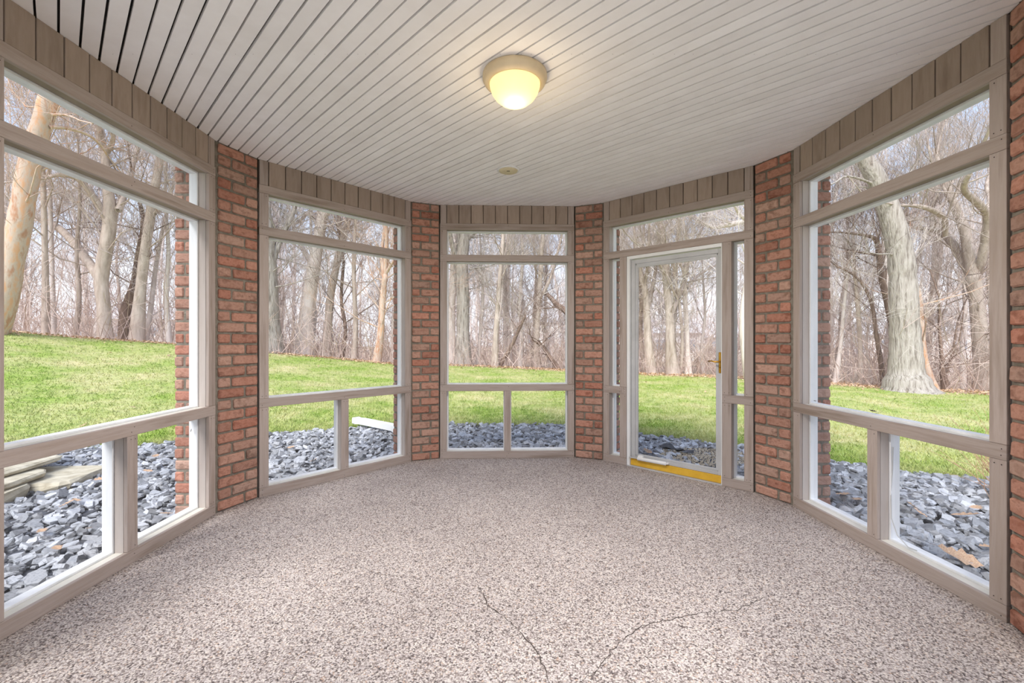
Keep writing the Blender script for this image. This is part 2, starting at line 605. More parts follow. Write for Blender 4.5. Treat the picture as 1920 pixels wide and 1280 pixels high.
def build_window(key, idx):
    f = FR[key]
    L = f.L
    root = link('window_%d' % idx, None, loc=(f.a.x, f.a.y, 0), rotz=f.rot, kind='structure')
    tag(root, WLAB[key], 'window')
    full = [('bottom_rail', 0, L, 0, Z1), ('middle_rail', 0, L, Z2, Z3), ('transom_rail', 0, L, Z4, Z5), ('head_rail', 0, L, Z6, ZH)]
    up = []
    for x0, x1 in ((0, S), (L - S, L)):
        up += [('stile', x0, x1, Z1, Z2), ('stile', x0, x1, Z3, Z4), ('stile', x0, x1, Z5, Z6)]
    opens = [(S, L - S, Z5, Z6), (S, L - S, Z3, Z4)]
    if key == 'D':
        full = [('transom_rail', 0, L, Z4, Z5), ('head_rail', 0, L, Z6, ZH),
                ('bottom_rail', 0, .259, 0, Z1), ('bottom_rail', 1.141, L, 0, Z1),
                ('middle_rail', 0, .205, Z2, Z3), ('middle_rail', 1.141, L, Z2, Z3)]
        up += [('post', .185, .259, Z1, Z2), ('post', .205, .259, Z2, Z3), ('post', .185, .259, Z3, Z4), ('post', 1.141, 1.215, Z1, Z2), ('post', 1.141, 1.215, Z3, Z4)]
        opens = [(S, L - S, Z5, Z6), (S, .185, Z3, Z4), (S, .185, Z1, Z2), (1.215, L - S, Z3, Z4), (1.215, L - S, Z1, Z2)]
    else:
        c = L / 2
        up += [('mullion', c - S / 2, c + S / 2, Z1, Z2)]
        opens += [(S, c - S / 2, Z1, Z2), (c + S / 2, L - S, Z1, Z2)]
    for (n, x0, x1, z0, z1) in full:
        box(n, (x0, x1, 0, .022, z0 + .0005, z1 - .0005), M['trim'], root, .0015)
    for (n, x0, x1, z0, z1) in up:
        box(n, (x0 + .0005, x1 - .0005, .001, .022, z0 + .0005, z1 - .0005), M['trim_up'], root, .0015)
    e = .004
    for names, mm in ((('bottom_rail', 'middle_rail'), 'core'), (('transom_rail', 'head_rail'), 'core_shaded')):
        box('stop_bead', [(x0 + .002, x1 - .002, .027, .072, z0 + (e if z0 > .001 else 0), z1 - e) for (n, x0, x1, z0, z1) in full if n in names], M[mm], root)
    box('jamb', [(x0 + (e if x0 > .001 else 0), x1 - (e if x1 < L - .001 else 0), .026, .0725, z0 - e, z1 + e) for (n, x0, x1, z0, z1) in up], M['core_up'], root)
    # white outer frame, a little proud into each opening
    bx = []
    for (x0, x1, z0, z1) in opens:
        p = .007
        bx += [(x0 - .03, x1 + .03, .076, .130, z0 - .03, z0 + p), (x0 - .03, x1 + .03, .076, .130, z1 - p, z1 + .03),
               (x0 - .03, x0 + p, .0765, .1295, z0, z1), (x1 - p, x1 + .03, .0765, .1295, z0, z1)]
    bx = [(max(a, .0), min(b, L), c_, d, max(g, 0), h) for (a, b, c_, d, g, h) in bx]
    box('outer_frame', bx, M['white'], root)
    for (x0, x1, z0, z1) in opens:
        V = [(x0, .100, z0), (x1, .100, z0), (x1, .100, z1), (x0, .100, z1)]
        link('insect_screen', new_mesh('insect_screen', V, [(0, 1, 2, 3)], M['screen']), root)
    # frieze boards with open joints over a dark strip
    xs = [0, S]
    nb = 10
    for i in range(1, nb + 1):
        xs.append(S + (L - 2 * S) * i / nb)
    xs.append(L)
    for i in range(len(xs) - 1):
        dy = R.uniform(0, .002)
        box('frieze_board', (xs[i] + .0034, xs[i + 1] - .0034, .002 + dy, .020, ZH + .0005, H - .001), M['frieze'] if 0 < i < len(xs) - 2 else M['trim_up'], root, .0015)
    box('backing_strip', (0.0, L, .0215, .130, ZH - .02, H + .03), M['groove'], root)
    # screw heads along the rails
    V, F = [], []
    for (n, x0, x1, z0, z1) in full + up:
        pts = [(x0 + .02, z0 + .018), (x1 - .02, z0 + .02), (x0 + .022, z1 - .018), (x1 - .018, z1 - .02)]
        if x1 - x0 > 1:
            pts += [((x0 + x1) / 2 + .01, (z0 + z1) / 2 + .012), ((x0 + x1) / 2 - .008, (z0 + z1) / 2 - .014)]
        for (x, z) in pts:
            if R.random() < .35:
                continue
            b0 = len(V)
            for j in range(6):
                V.append((x + .0028 * COS[6][j], -.0004, z + .0028 * SIN[6][j]))
            F.append(tuple(b0 + j for j in range(6)))
    link('screw_heads', new_mesh('screw_heads', V, F, M['backing']), root, kind='stuff')
    return root


WIN = {}
for i, kk in enumerate('ABCDEFG'):
    WIN[kk] = build_window(kk, i + 1)

# brick pillars between the windows
BR = {}


def brick_mesh(lx, ly, lz):
    key = (round(lx, 3), round(ly, 3), round(lz, 3))
    if key not in BR:
        vs = []
        for v in range(4):
            bm = box_bm([(-lx / 2, lx / 2, -ly / 2, ly / 2, -lz / 2, lz / 2)], .0075)
            for q in bm.verts:
                q.co += Vector((R.uniform(-1, 1) * .0018, R.uniform(-1, 1) * .0018, R.uniform(-1, 1) * .0022))
            me = bpy.data.meshes.new('brick')
            bm.to_mesh(me)
            bm.free()
            me.materials.append(M['brick'])
            vs.append(me)
        BR[key] = vs
    return R.choice(BR[key])


def brick(root, fr_o, ux, uy, z, lx, ly, lz, rot):
    """brick centre in world plan coords"""
    o = link('brick', brick_mesh(lx, ly, lz), root, loc=(fr_o[0], fr_o[1], z), rotz=rot + R.uniform(-.008, .008))
    o.rotation_euler[1] = R.uniform(-.008, .008)
    return o


COURSE = H / 33


def pillar(k0, k1, label, bricks=True, pts=None):
    f0, f1 = FR.get(k0), FR.get(k1)
    poly = []
    if f0 and f1:
        a, b = f0.p(f0.L + .010, .014), f1.p(-.010, .014)
        poly = [a, b, f1.p(-.010, .135), f1.p(.04, .135), f1.p(.04, .24), f0.p(f0.L - .04, .24), f0.p(f0.L - .04, .135), f0.p(f0.L + .010, .135)]
    else:
        poly = pts
    cx = sum(p[0] for p in poly) / len(poly)
    cy = sum(p[1] for p in poly) / len(poly)
    root = link('brick_pillar', None, loc=(0, 0, 0), label=label, cat='pillar', kind='structure')
    prism('mortar', poly, 0.001, H + .03, M['mortar'], root)
    if not bricks:
        return root
    A0, A1 = Vector(WALLS[k0][1]), Vector(WALLS[k1][0])
    d = (A1 - A0)
    Lf = d.length
    d.normalize()
    n = Vector((-d.y, d.x))
    rot = math.atan2(d.y, d.x)
    # the side walls leave a wider mortar strip than the front walls
    m0 = .026 if k0 in 'AE' else .010
    m1 = .026 if k1 in 'AE' else .010
    if k0 == 'E':
        m0 = .010
    usable = Lf - m0 - m1
    head = (usable - .017) * .315
    stre = usable - .017 - head
    for c in range(33):
        z = (c + .5) * COURSE
        lz = COURSE - .0150
        jit = R.uniform(-.006, .006)
        segs = [(m0, m0 + stre + jit), (m0 + stre + jit + .017, Lf - m1)] if c % 2 == 0 else [(m0, m0 + head + jit), (m0 + head + jit + .017, Lf - m1)]
        for (s0, s1) in segs:
            yo = R.uniform(-.002, .002) + .003
            q = A0 + d * ((s0 + s1) / 2) + n * (yo + .045)
            brick(root, q, 0, 0, z + R.uniform(-.0012, .0012), round((s1 - s0) / .004) * .004, .09, lz, rot)
        # returns beside each window
        for (f, sgn, u) in ((f0, 1, f0.L - .04), (f1, -1, .04)):
            cols = [(.140, .248)] if c % 2 == 0 else [(.140, .176), (.188, .248)]
            for (w0, w1) in cols:
                q = Vector(f.p(u + sgn * (.022 + R.uniform(-.002, .002)), (w0 + w1) / 2 + R.uniform(0, .004)))
                brick(root, q, 0, 0, z + R.uniform(-.001, .001), .060, round((w1 - w0) / .004) * .004, lz, f.rot)
        # outer face
        P0, P1 = Vector(f0.p(f0.L - .04, .24)), Vector(f1.p(.04, .24))
        dd = P1 - P0
        LL = dd.length
        dd.normalize()
        nn = Vector((-dd.y, dd.x))
        r2 = math.atan2(dd.y, dd.x)
        nseg = 3 if c % 2 == 0 else 2
        for j in range(nseg):
            s0 = .07 + (LL - .14) * j / nseg
            s1 = .07 + (LL - .14) * (j + 1) / nseg - .012
            q = P0 + dd * ((s0 + s1) / 2) + nn * (-.02)
            brick(root, q, 0, 0, z, round((s1 - s0) / .004) * .004, .06, lz, r2)
    return root


pillar('A', 'B', 'red brick pillar between the tan tree window and the downspout window')
pillar('B', 'C', 'red brick pillar between the downspout window and the straight ahead window')
pillar('C', 'D', 'red brick pillar beside the hinge side of the glazed door')
pillar('D', 'E', 'red brick pillar beside the brass handle side of the door')
pillar('E', 'F', 'red brick pillar cut by the picture edge past the huge trunk window')
pillar('G', 'A', 'red brick pillar just outside the view beside the slab window', bricks=False)

# house wall behind the camera, with a wide doorway the camera looks through
fF, fG = FR['F'], FR['G']
prism('wall_back_right', [fF.p(fF.L + .01, .011), BACK[0], (BACK[0][0] + .02, BACK[0][1] - .25), fF.p(fF.L + .01, .25)], 0, H + .03, M['mortar'], kind='structure', label='house wall beside the doorway on the door side', cat='wall')
prism('wall_back_left', [BACK[1], fG.p(-.01, .011), fG.p(-.01, .25), (BACK[1][0] - .02, BACK[1][1] - .25)], 0, H + .03, M['mortar'], kind='structure', label='house wall beside the doorway on the slab side', cat='wall')
prism('wall_back', [BACK[0], BACK[1], (BACK[1][0], BACK[1][1] - .15), (BACK[0][0], BACK[0][1] - .15)], 2.3, H + .03, M['trim'], kind='structure', label='wall over the doorway to the house', cat='wall')

prism('bounce_slab', [(-9, .02), (9, .02), (9, -9), (-9, -9)], -.2, -.03, M['bounce_slab'], kind='structure', label='unseen pale concrete slab added behind the camera to bounce daylight indoors', cat='bounce_slab')  # unseen slab, added to bounce sunlight up onto the ceiling

# ------------------------------------------------------------------ glazed storm door in wall D
fD = FR['D']
door = link('door_1', None, loc=(fD.a.x, fD.a.y, 0), rotz=fD.rot, kind='structure')
tag(door, 'glazed grey aluminium storm door with brass lever', 'door')
box('door_jamb', [(.262, .292, .003, .105, .0, 2.02), (1.134, 1.140, .003, .105, 0, 2.02), (.262, 1.140, .004, .105, 1.992, 2.021)], M['white_metal'], WIN['D'], .001)
box('door_stile', [(.296, .335, .030, .060, .075, 1.985), (.335, .360, .036, .056, .11, 1.93)], M['silver'], door, .002)
box('door_stile', [(1.100, 1.131, .030, .060, .075, 1.985), (1.080, 1.100, .036, .056, .11, 1.93)], M['silver'], door, .002)
box('top_rail', [(.335, 1.100, .030, .060, 1.945, 1.985), (.350, 1.090, .036, .056, 1.918, 1.945)], M['silver'], door, .002)
box('bottom_rail', [(.335, 1.100, .030, .060, .075, .106), (.350, 1.090, .036, .056, .106, .124)], M['silver'], door, .002)
box('retaining_clip', (.365, 1.03, .022, .036, 1.905, 1.918), M['silver'], door, .001)
box('glass_pane', (.350, 1.090, .045, .048, .12, 1.925), M['pane'], door)
box('sweep', (.294, 1.133, .022, .052, .012, .074), M['yellow'], door, .002)
box('threshold', (.262, 1.140, .0, .12, .0, .010), M['silver'], WIN['D'], .001)
# brass handle plate and lever
hp = box('handle_plate', (1.107, 1.128, .020, .030, .935, 1.110), M['brass'], door, .003)
V, F = tubes([([(1.118, .022, 1.032), (1.118, -.018, 1.032)], [.008, .008]),
              ([(1.118, -.018, 1.032), (1.095, -.026, 1.030), (1.065, -.024, 1.037), (1.035, -.020, 1.034)], [.008, .007, .006, .0045])], 8)
link('lever', np_mesh('lever', V, F, M['brass'], True), hp)
V, F = tubes([([(1.118, .022, .985), (1.118, .012, .985)], [.007, .007])], 8)
link('key_cylinder', np_mesh('key_cylinder', V, F, M['brass'], True), hp)
# pneumatic closer low on the hinge side
V, F = tubes([([(.372, .004, .088), (.378, .004, .088), (.655, .002, .092), (.662, .002, .092)], [.010, .017, .017, .008])], 12)
cl_ = link('door_closer', np_mesh('door_closer', V, F, M['white_metal'], True), door)
V, F = tubes([([(.285, .004, .087), (.376, .004, .088)], [.006, .006])], 8)
link('rod', np_mesh('rod', V, F, M['silver'], True), cl_)
box('bracket', [(.272, .290, -.004, .014, .070, .100), (.655, .676, .0, .030, .086, .098), (.38, .43, .0, .030, .100, .118)], M['white_metal'], cl_, .001)

# ------------------------------------------------------------------ ceiling lamp and smoke detector plate
lx, ly = .015, 2.335
lamp = link('ceiling_light', None, loc=(lx, ly, H), label='round flush ceiling light, lit, cream rim with frosted dome', cat='lamp')
lathe('rim', [(.0, 0), (.160, 0), (.168, -.006), (.169, -.028), (.160, -.045), (.146, -.055), (.134, -.056), (.132, -.050), (.132, -.03)], M['cream'], lamp)
lathe('glass_dome', [(.1325, -.046), (.131, -.065), (.122, -.095), (.104, -.122), (.076, -.146), (.042, -.160), (.012, -.166), (.0005, -.1665)], M['lamp'], lamp)
pl = bpy.data.lights.new('bulb', 'AREA')
pl.shape = 'DISK'
pl.size = .25
pl.energy = 31
pl.color = (1.0, .95, .90)
po = link('bulb', pl, lamp, loc=(0, 0, -.172))
pg = bpy.data.lights.new('side_glow', 'POINT')
pg.energy = 2.6
pg.color = (1.0, .78, .48)
pg.shadow_soft_size = .10
link('side_glow', pg, lamp, loc=(0, 0, -.21))
det = link('ceiling_cover_plate', None, loc=(-.03, 3.63, H), label='small round cream cover plate with a slot on the ceiling', cat='cover plate')
lathe('ring', [(.0, 0), (.092, 0), (.092, -.006), (.078, -.009), (.070, -.008)], M['white_metal'], det)
lathe('disc', [(.078, -.006), (.074, -.014), (.060, -.020), (.030, -.022), (.0005, -.022)], M['cream2'], det)
box('slot', (-.012, .012, -.030, -.022, -.0235, -.0205), M['dark'], det)

# ------------------------------------------------------------------ the land outside
TH_B = [(-180, 6.8), (-60, 7.4), (-46.2, 7.25), (-38.8, 6.72), (-28.9, 6.69), (-21, 6.64), (-14.8, 6.74), (-4, 6.54), (6.8, 6.49), (16, 6.03), (24.5, 5.79), (35.7, 5.54), (41.6, 5.47), (46.2, 5.66), (60, 6.2), (180, 6.8)]
TH_E = [(-180, 16, .5), (-60, 16, 1.5), (-48.7, 15.9, 1.43), (-44.1, 16, 1.28), (-37, 15.7, 1.11), (-28.8, 15.4, .844), (-14.1, 14.95, .42), (-7.5, 15.1, .37), (6.8, 15.1, .194), (16, 15.1, .106), (24.5, 15.4, .06), (35.7, 15.4, -.03), (41.6, 15.8, -.114), (47.5, 16.3, -.14), (60, 16.5, -.2), (180, 16, .5)]
tb = np.array(TH_B)
te = np.array(TH_E)


def edge(th):
    return (np.interp(th, tb[:, 0], tb[:, 1]), np.interp(th, te[:, 0], te[:, 1]), np.interp(th, te[:, 0], te[:, 2]))


def height(x, y):
    x = np.asarray(x, float)
    y = np.asarray(y, float)
    th = np.degrees(np.arctan2(x, y))
    r = np.hypot(x, y)
    rb, re, ze = edge(th)
    bed = -.07 + .03 * np.clip(r / rb, 0, 1) ** 2
    s = np.clip((r - rb) / (re - rb), 0, 1)
    lawn = -.04 + (ze + .04) * (s * .9 + .1 * s * s) + .015 * np.sin(x * 1.3 + 1) * np.sin(y * 1.1) * s * (1 - s) * 4
    zf = np.where(th < -20, ze * .5 + .2, -.75)
    q = np.clip((r - re) / 30, 0, 1)
    far = ze + (zf - ze) * (q * q * (3 - 2 * q)) * .85 - .035 * np.clip(r - re, 0, 4)
    return np.where(r < rb, bed, np.where(r < re, lawn, far))


def ring(name, r_of, mat, nth, nr, label, cat, th0=-180, th1=180, kind='structure'):
    th = np.linspace(th0, th1, nth)
    rb, re, ze = edge(th)
    r0, r1 = r_of(rb, re)
    V = []
    for i in range(nr + 1):
        f = i / nr
        r = r0 * (r1 / np.maximum(r0, .001)) ** f if name == 'woodland_floor' else r0 + (r1 - r0) * f
        x, y = r * np.sin(np.radians(th)), r * np.cos(np.radians(th))
        q = np.clip(r, None, 1e9)
        z = height(x * .99999, y * .99999)
        V.append(np.stack([x, y, z], 1))
    V = np.concatenate(V)
    a = (np.arange(nr)[:, None] * nth + np.arange(nth - 1)[None]).ravel()
    T = np.concatenate([np.stack([a, a + nth, a + nth + 1], 1), np.stack([a, a + nth + 1, a + 1], 1)])
    T = T[:, ::-1]
    me = np_mesh(name, V, T, mat, True)
    o = link(name, me, label=label, cat=cat, kind=kind)
    return o


bed = ring('slate_bed', lambda rb, re: (rb * 0 + 1.0, rb), M['bed'], 361, 16, 'bed of loose blue grey slate chips around the porch', 'gravel bed', kind='thing')
lawn = ring('lawn', lambda rb, re: (rb, re), M['lawn'], 361, 30, 'sloping spring lawn with straw coloured patches', 'lawn')
wood = ring('woodland_floor', lambda rb, re: (re, re * 0 + 170), M['wood'], 361, 40, 'brown leaf litter under the bare trees', 'ground')


def ter(x, y):
    return float(height(x, y))


# --- grass blades: uncountable
def blades():
    rs = np.random.RandomState(3)
    n = 190000
    th = rs.uniform(-68, 68, n)
    rb, re, ze = edge(th)
    u = rs.uniform(0, 1, n) ** 1.9
    r = rb + .0 + (re - rb + .25) * u
    r += rs.normal(0, .03, n) * (u < .03)
    x, y = r * np.sin(np.radians(th)), r * np.cos(np.radians(th))
    z = height(x, y)
    h = rs.uniform(.018, .048, n) * (1 + .3 * (u < .02))
    a = rs.uniform(0, 2 * PI, n)
    wd = rs.uniform(.0022, .0045, n) * (1 + r * .10)
    dx, dy = np.cos(a) * wd, np.sin(a) * wd
    lx_, ly_ = rs.normal(0, .6, n) * h, rs.normal(0, .6, n) * h
    V = np.empty((n, 3, 3))
    V[:, 0] = np.stack([x - dx, y - dy, z - .004], 1)
    V[:, 1] = np.stack([x + dx, y + dy, z - .004], 1)
    V[:, 2] = np.stack([x + lx_, y + ly_, z + h], 1)
    T = np.arange(3 * n).reshape(n, 3)
    return V.reshape(-1, 3), T


V, T = blades()
link('grass_blades', np_mesh('grass_blades', V, T, M['lawn']), label='short green and straw blades covering the lawn', cat='grass', kind='stuff')


# --- slate chips
def chip(seed):
    """a flat angular flake of slate: two uneven polygons joined"""
    rr = random.Random(seed)
    bm = bmesh.new()
    n = rr.choice((5, 6, 6, 7))
    asp = rr.uniform(.5, .85)
    th = rr.uniform(.13, .26)
    a0 = rr.uniform(0, 6)
    tx, ty = rr.uniform(-.12, .12), rr.uniform(-.12, .12)
    for i in range(n):
        a = a0 + 2 * PI * (i + rr.uniform(-.3, .3)) / n
        q = rr.uniform(.78, 1.05)
        x, y = math.cos(a) * q, math.sin(a) * q * asp
        k1, k2 = rr.uniform(.72, 1.0), rr.uniform(.8, 1.0)
        bm.verts.new((x * k1, y * k1, th + x * tx + y * ty))
        bm.verts.new((x * k2, y * k2, -th + x * ty))
    r_ = bmesh.ops.convex_hull(bm, input=bm.verts[:])
    bmesh.ops.delete(bm, geom=[g for g in r_['geom_interior'] if isinstance(g, bmesh.types.BMVert)], context='VERTS')
    bmesh.ops.triangulate(bm, faces=bm.faces[:])
    bm.verts.index_update()
    V = np.array([v.co[:] for v in bm.verts])
    T = np.array([[v.index for v in f.verts] for f in bm.faces])
    bm.free()
    return V, T


CH = [chip(i) for i in range(12)]
inner = grow_poly(room_poly, .30)


def inside(poly, x, y):
    c = np.zeros(x.shape, bool)
    n = len(poly)
    for i in range(n):
        (x0, y0), (x1, y1) = poly[i], poly[(i + 1) % n]
        cond = ((y0 > y) != (y1 > y))
        with np.errstate(divide='ignore', invalid='ignore'):
            xx = (x1 - x0) * (y - y0) / ((y1 - y0) if y1 != y0 else 1e-9) + x0
        c ^= cond & (x < xx)
    return c


def euler_m(a, b, c):
    ca, sa, cb, sb, cc, sc_ = np.cos(a), np.sin(a), np.cos(b), np.sin(b), np.cos(c), np.sin(c)
    Rm = np.empty((len(a), 3, 3))
    Rm[:, 0, 0] = cc * cb
    Rm[:, 0, 1] = cc * sb * sa - sc_ * ca
    Rm[:, 0, 2] = cc * sb * ca + sc_ * sa
    Rm[:, 1, 0] = sc_ * cb
    Rm[:, 1, 1] = sc_ * sb * sa + cc * ca
    Rm[:, 1, 2] = sc_ * sb * ca - cc * sa
    Rm[:, 2, 0] = -sb
    Rm[:, 2, 1] = cb * sa
    Rm[:, 2, 2] = cb * ca
    return Rm


PATCH = (2.08, 4.72)


def slates():
    rs = np.random.RandomState(11)
    n = 31000
    th = rs.uniform(-70, 70, n)
    rb, re, ze = edge(th)
    r = np.sqrt(rs.uniform(1.2 ** 2, 1, n) * 0 + rs.uniform(0, 1, n)) * (rb + .03)
    x, y = r * np.sin(np.radians(th)), r * np.cos(np.radians(th))
    keep = ~inside(inner, x, y) & (y > 1.2)
    d = np.hypot((x - PATCH[0]) / 1.3, (y - PATCH[1]))
    keep &= (d > .38) | (rs.uniform(0, 1, n) < .12)
    x, y = x[keep], y[keep]
    n = len(x)
    s = rs.uniform(.024, .058, n) * np.where(rs.uniform(0, 1, n) < .12, 1.35, 1)
    z = height(x, y) + s * .30 + rs.uniform(-.006, .022, n)
    A = rs.normal(0, .36, n)
    B = rs.normal(0, .36, n)
    Cc = rs.uniform(0, 2 * PI, n)
    kind = rs.randint(0, len(CH), n)
    near = np.argsort(np.hypot(x, y) + 100 * (np.abs(np.degrees(np.arctan2(x, y))) > 49))
    single = set(near[:290].tolist())
    Rm = euler_m(A, B, Cc)
    AV, AT = [], []
    off = 0
    is_single = np.zeros(n, bool)
    is_single[list(single)] = True
    for k in range(len(CH)):
        idx = np.where((kind == k) & ~is_single)[0]
        V0, T0 = CH[k]
        W = np.einsum('nij,vj->nvi', Rm[idx], V0) * s[idx, None, None] + np.stack([x, y, z], 1)[idx][:, None]
        AV.append(W.reshape(-1, 3))
        AT.append((T0[None] + (np.arange(len(idx)) * len(V0))[:, None, None] + off).reshape(-1, 3))
        off += len(idx) * len(V0)
    meshes = []
    for k in range(len(CH)):
        meshes.append(np_mesh('slate_chip', CH[k][0], CH[k][1], M['slate']))
    for i in np.where(is_single)[0]:
        o = link('slate_chip', meshes[kind[i]], bed, loc=(x[i], y[i], z[i]))
        o.rotation_euler = (A[i], B[i], Cc[i])
        o.scale = (s[i],) * 3
    return np.concatenate(AV), np.concatenate(AT)


V, T = slates()
# island colour for the merged chips
mc = material('blue grey slate chips', L3(106, 108, 112), L3(166, 168, 173), (18, 18, 18), .6, 0, 0, c3=L3(134, 136, 141), lo=.3, hi=.7)
t = mc.node_tree
b = t.nodes['Principled BSDF']
src = b.inputs['Base Color'].links[0].from_socket
g = nd(t, 'ShaderNodeNewGeometry')
mr = nd(t, 'ShaderNodeMapRange')
mr.inputs[3].default_value = .38
mr.inputs[4].default_value = 1.5
t.links.new(g.outputs['Random Per Island'], mr.inputs[0])
h = nd(t, 'ShaderNodeHueSaturation')
t.links.new(mr.outputs[0], h.inputs['Value'])
t.links.new(src, h.inputs['Color'])
t.links.new(h.outputs[0], b.inputs['Base Color'])
link('loose_chips', np_mesh('loose_chips', V, T, mc), bed, kind='stuff')


def pebbles():
    rs = np.random.RandomState(5)
    n = 3500
    a = rs.uniform(0, 2 * PI, n)
    r = np.sqrt(rs.uniform(0, 1, n)) * .45
    x, y = PATCH[0] + 1.3 * r * np.cos(a), PATCH[1] + r * np.sin(a)
    ok = ~inside(inner, x, y)
    x, y = x[ok], y[ok]
    n = len(x)
    s = rs.uniform(.006, .012, n)
    z = height(x, y) + .012 + rs.uniform(0, .01, n)
    V0, T0 = CH[0]
    Rm = euler_m(rs.uniform(0, 6, n), rs.uniform(0, 6, n), rs.uniform(0, 6, n))
    W = np.einsum('nij,vj->nvi', Rm, V0) * s[:, None, None] + np.stack([x, y, z], 1)[:, None]
    return W.reshape(-1, 3), (T0[None] + (np.arange(n) * len(V0))[:, None, None]).reshape(-1, 3)


V, T = pebbles()
link('pea_gravel', np_mesh('pea_gravel', V, T, M['pebble']), label='patch of beige pea gravel just outside the door', cat='gravel', kind='stuff')

# black edging between slate and lawn
V, F = [], []
ths = np.linspace(-72, 72, 200)
for i, th in enumerate(ths):
    rb = float(edge(th)[0])
    for (dr, dz) in ((0, -.05), (0, .022), (.010, .022), (.010, -.05)):
        x, y = (rb + dr) * math.sin(math.radians(th)), (rb + dr) * math.cos(math.radians(th))
        V.append((x, y, -.04 + dz))
    if i:
        for j in range(3):
            a = (i - 1) * 4 + j
            F.append((a, a + 4, a + 5, a + 1))
link('bed_edging', new_mesh('bed_edging', V, F, M['black']), label='thin black plastic edging between slate bed and lawn', cat='edging')

# torn landscape fabric by the door
V, F = [], []
for i in range(7):
    for j in range(3):
        V.append((1.66 + i * .05, 5.00 - i * .03 + (j - 1) * .035 + R.uniform(-.02, .02), -.02 + R.uniform(.01, .05) + (.05 if j == 1 and i < 3 else 0)))
for i in range(6):
    for j in range(2):
        a = i * 3 + j
        F.append((a, a + 3, a + 4, a + 1))
link('landscape_fabric', new_mesh('landscape_fabric', V, F, M['black'], True), label='crumpled black strip of landscape fabric on the slate outside the door', cat='fabric')


# --- limestone slabs beyond the tan tree window
def slab(x0, x1, y0, y1, z0, z1, rot, label):
    bm = bmesh.new()
    cx, cy = (x0 + x1) / 2, (y0 + y1) / 2
    n = 14
    rings = []
    for (zz, sc_) in ((z0, .96), (z0 + (z1 - z0) * .35, 1.0), (z0 + (z1 - z0) * .75, 1.0), (z1, .97)):
        ring_ = []
        for j in range(n):
            a = 2 * PI * j / n
            px = math.copysign(abs(math.cos(a)) ** .35, math.cos(a)) * (x1 - x0) / 2 * sc_
            py = math.copysign(abs(math.sin(a)) ** .35, math.sin(a)) * (y1 - y0) / 2 * sc_
            ring_.append(bm.verts.new((px + R.uniform(-.012, .012), py + R.uniform(-.012, .012), zz - z0 + R.uniform(-.005, .005))))
        rings.append(ring_)
    for i in range(3):
        for j in range(n):
            bm.faces.new((rings[i][j], rings[i][(j + 1) % n], rings[i + 1][(j + 1) % n], rings[i + 1][j]))
    bm.faces.new(rings[3])
    bm.faces.new(rings[0][::-1])
    me = bpy.data.meshes.new('limestone_slab')
    bm.to_mesh(me)
    bm.free()
    me.materials.append(M['limestone'])
    link('limestone_slab', me, label=label, cat='stone slab', group='stacked limestone slabs beside the slate bed', loc=(cx, cy, z0), rotz=rot)


slab(-4.45, -3.72, 3.62, 4.20, -.06, .035, .12, 'buff limestone slab nearest the window post, lying lowest and furthest out')
slab(-4.75, -3.84, 2.95, 3.62, -.06, .045, .12, 'buff limestone slab at the bottom of the stack, half hidden by slate')
slab(-4.80, -3.92, 3.05, 3.85, .048, .10, .14, 'buff limestone slab second from the bottom of the stack')
slab(-4.95, -4.10, 3.25, 4.15, .102, .15, .10, 'long buff limestone slab third from the bottom of the stack')
slab(-5.05, -4.32, 3.45, 4.35, .152, .21, .16, 'buff limestone slab on top of the stack against the lawn')

# --- white downspout extension lying on the grass
V, F = [], []
path = [(-2.20, 6.33, .075), (-2.12, 6.28, .080), (-1.55, 5.86, .070), (-1.30, 5.45, .055), (-1.15, 5.00, .06)]
for i, (x, y, z) in enumerate(path):
    a = path[max(i - 1, 0)]
    b_ = path[min(i + 1, len(path) - 1)]
    d = Vector((b_[0] - a[0], b_[1] - a[1])).normalized()
    n = Vector((-d.y, d.x))
    prof = []
    wd, hh = .052, .038
    for (u, v) in ((-1, -1), (-.5, -1), (-.35, -.85), (.35, -.85), (.5, -1), (1, -1), (1, 1), (.5, 1), (.35, .85), (-.35, .85), (-.5, 1), (-1, 1)):
        V.append((x + n.x * u * wd, y + n.y * u * wd, z + v * hh))
    if i:
        k0 = (i - 1) * 12
        for j in range(12):
            F.append((k0 + j, k0 + (j + 1) % 12, k0 + 12 + (j + 1) % 12, k0 + 12 + j))
ds = link('downspout', new_mesh('downspout', V, F, M['white_metal']), label='white ribbed downspout extension lying on the lawn edge', cat='downspout')
box('splash_end', (-.03, .03, -.06, .06, -.045, .045), M['white_metal'], ds, .012, loc=(-2.215, 6.34, .078), rotz=-.63)


# ------------------------------------------------------------------ trees
def sub(a, b):
    return (a[0] - b[0], a[1] - b[1], a[2] - b[2])


def unit(a):
    l = math.sqrt(a[0] ** 2 + a[1] ** 2 + a[2] ** 2) or 1e-9
    return (a[0] / l, a[1] / l, a[2] / l)


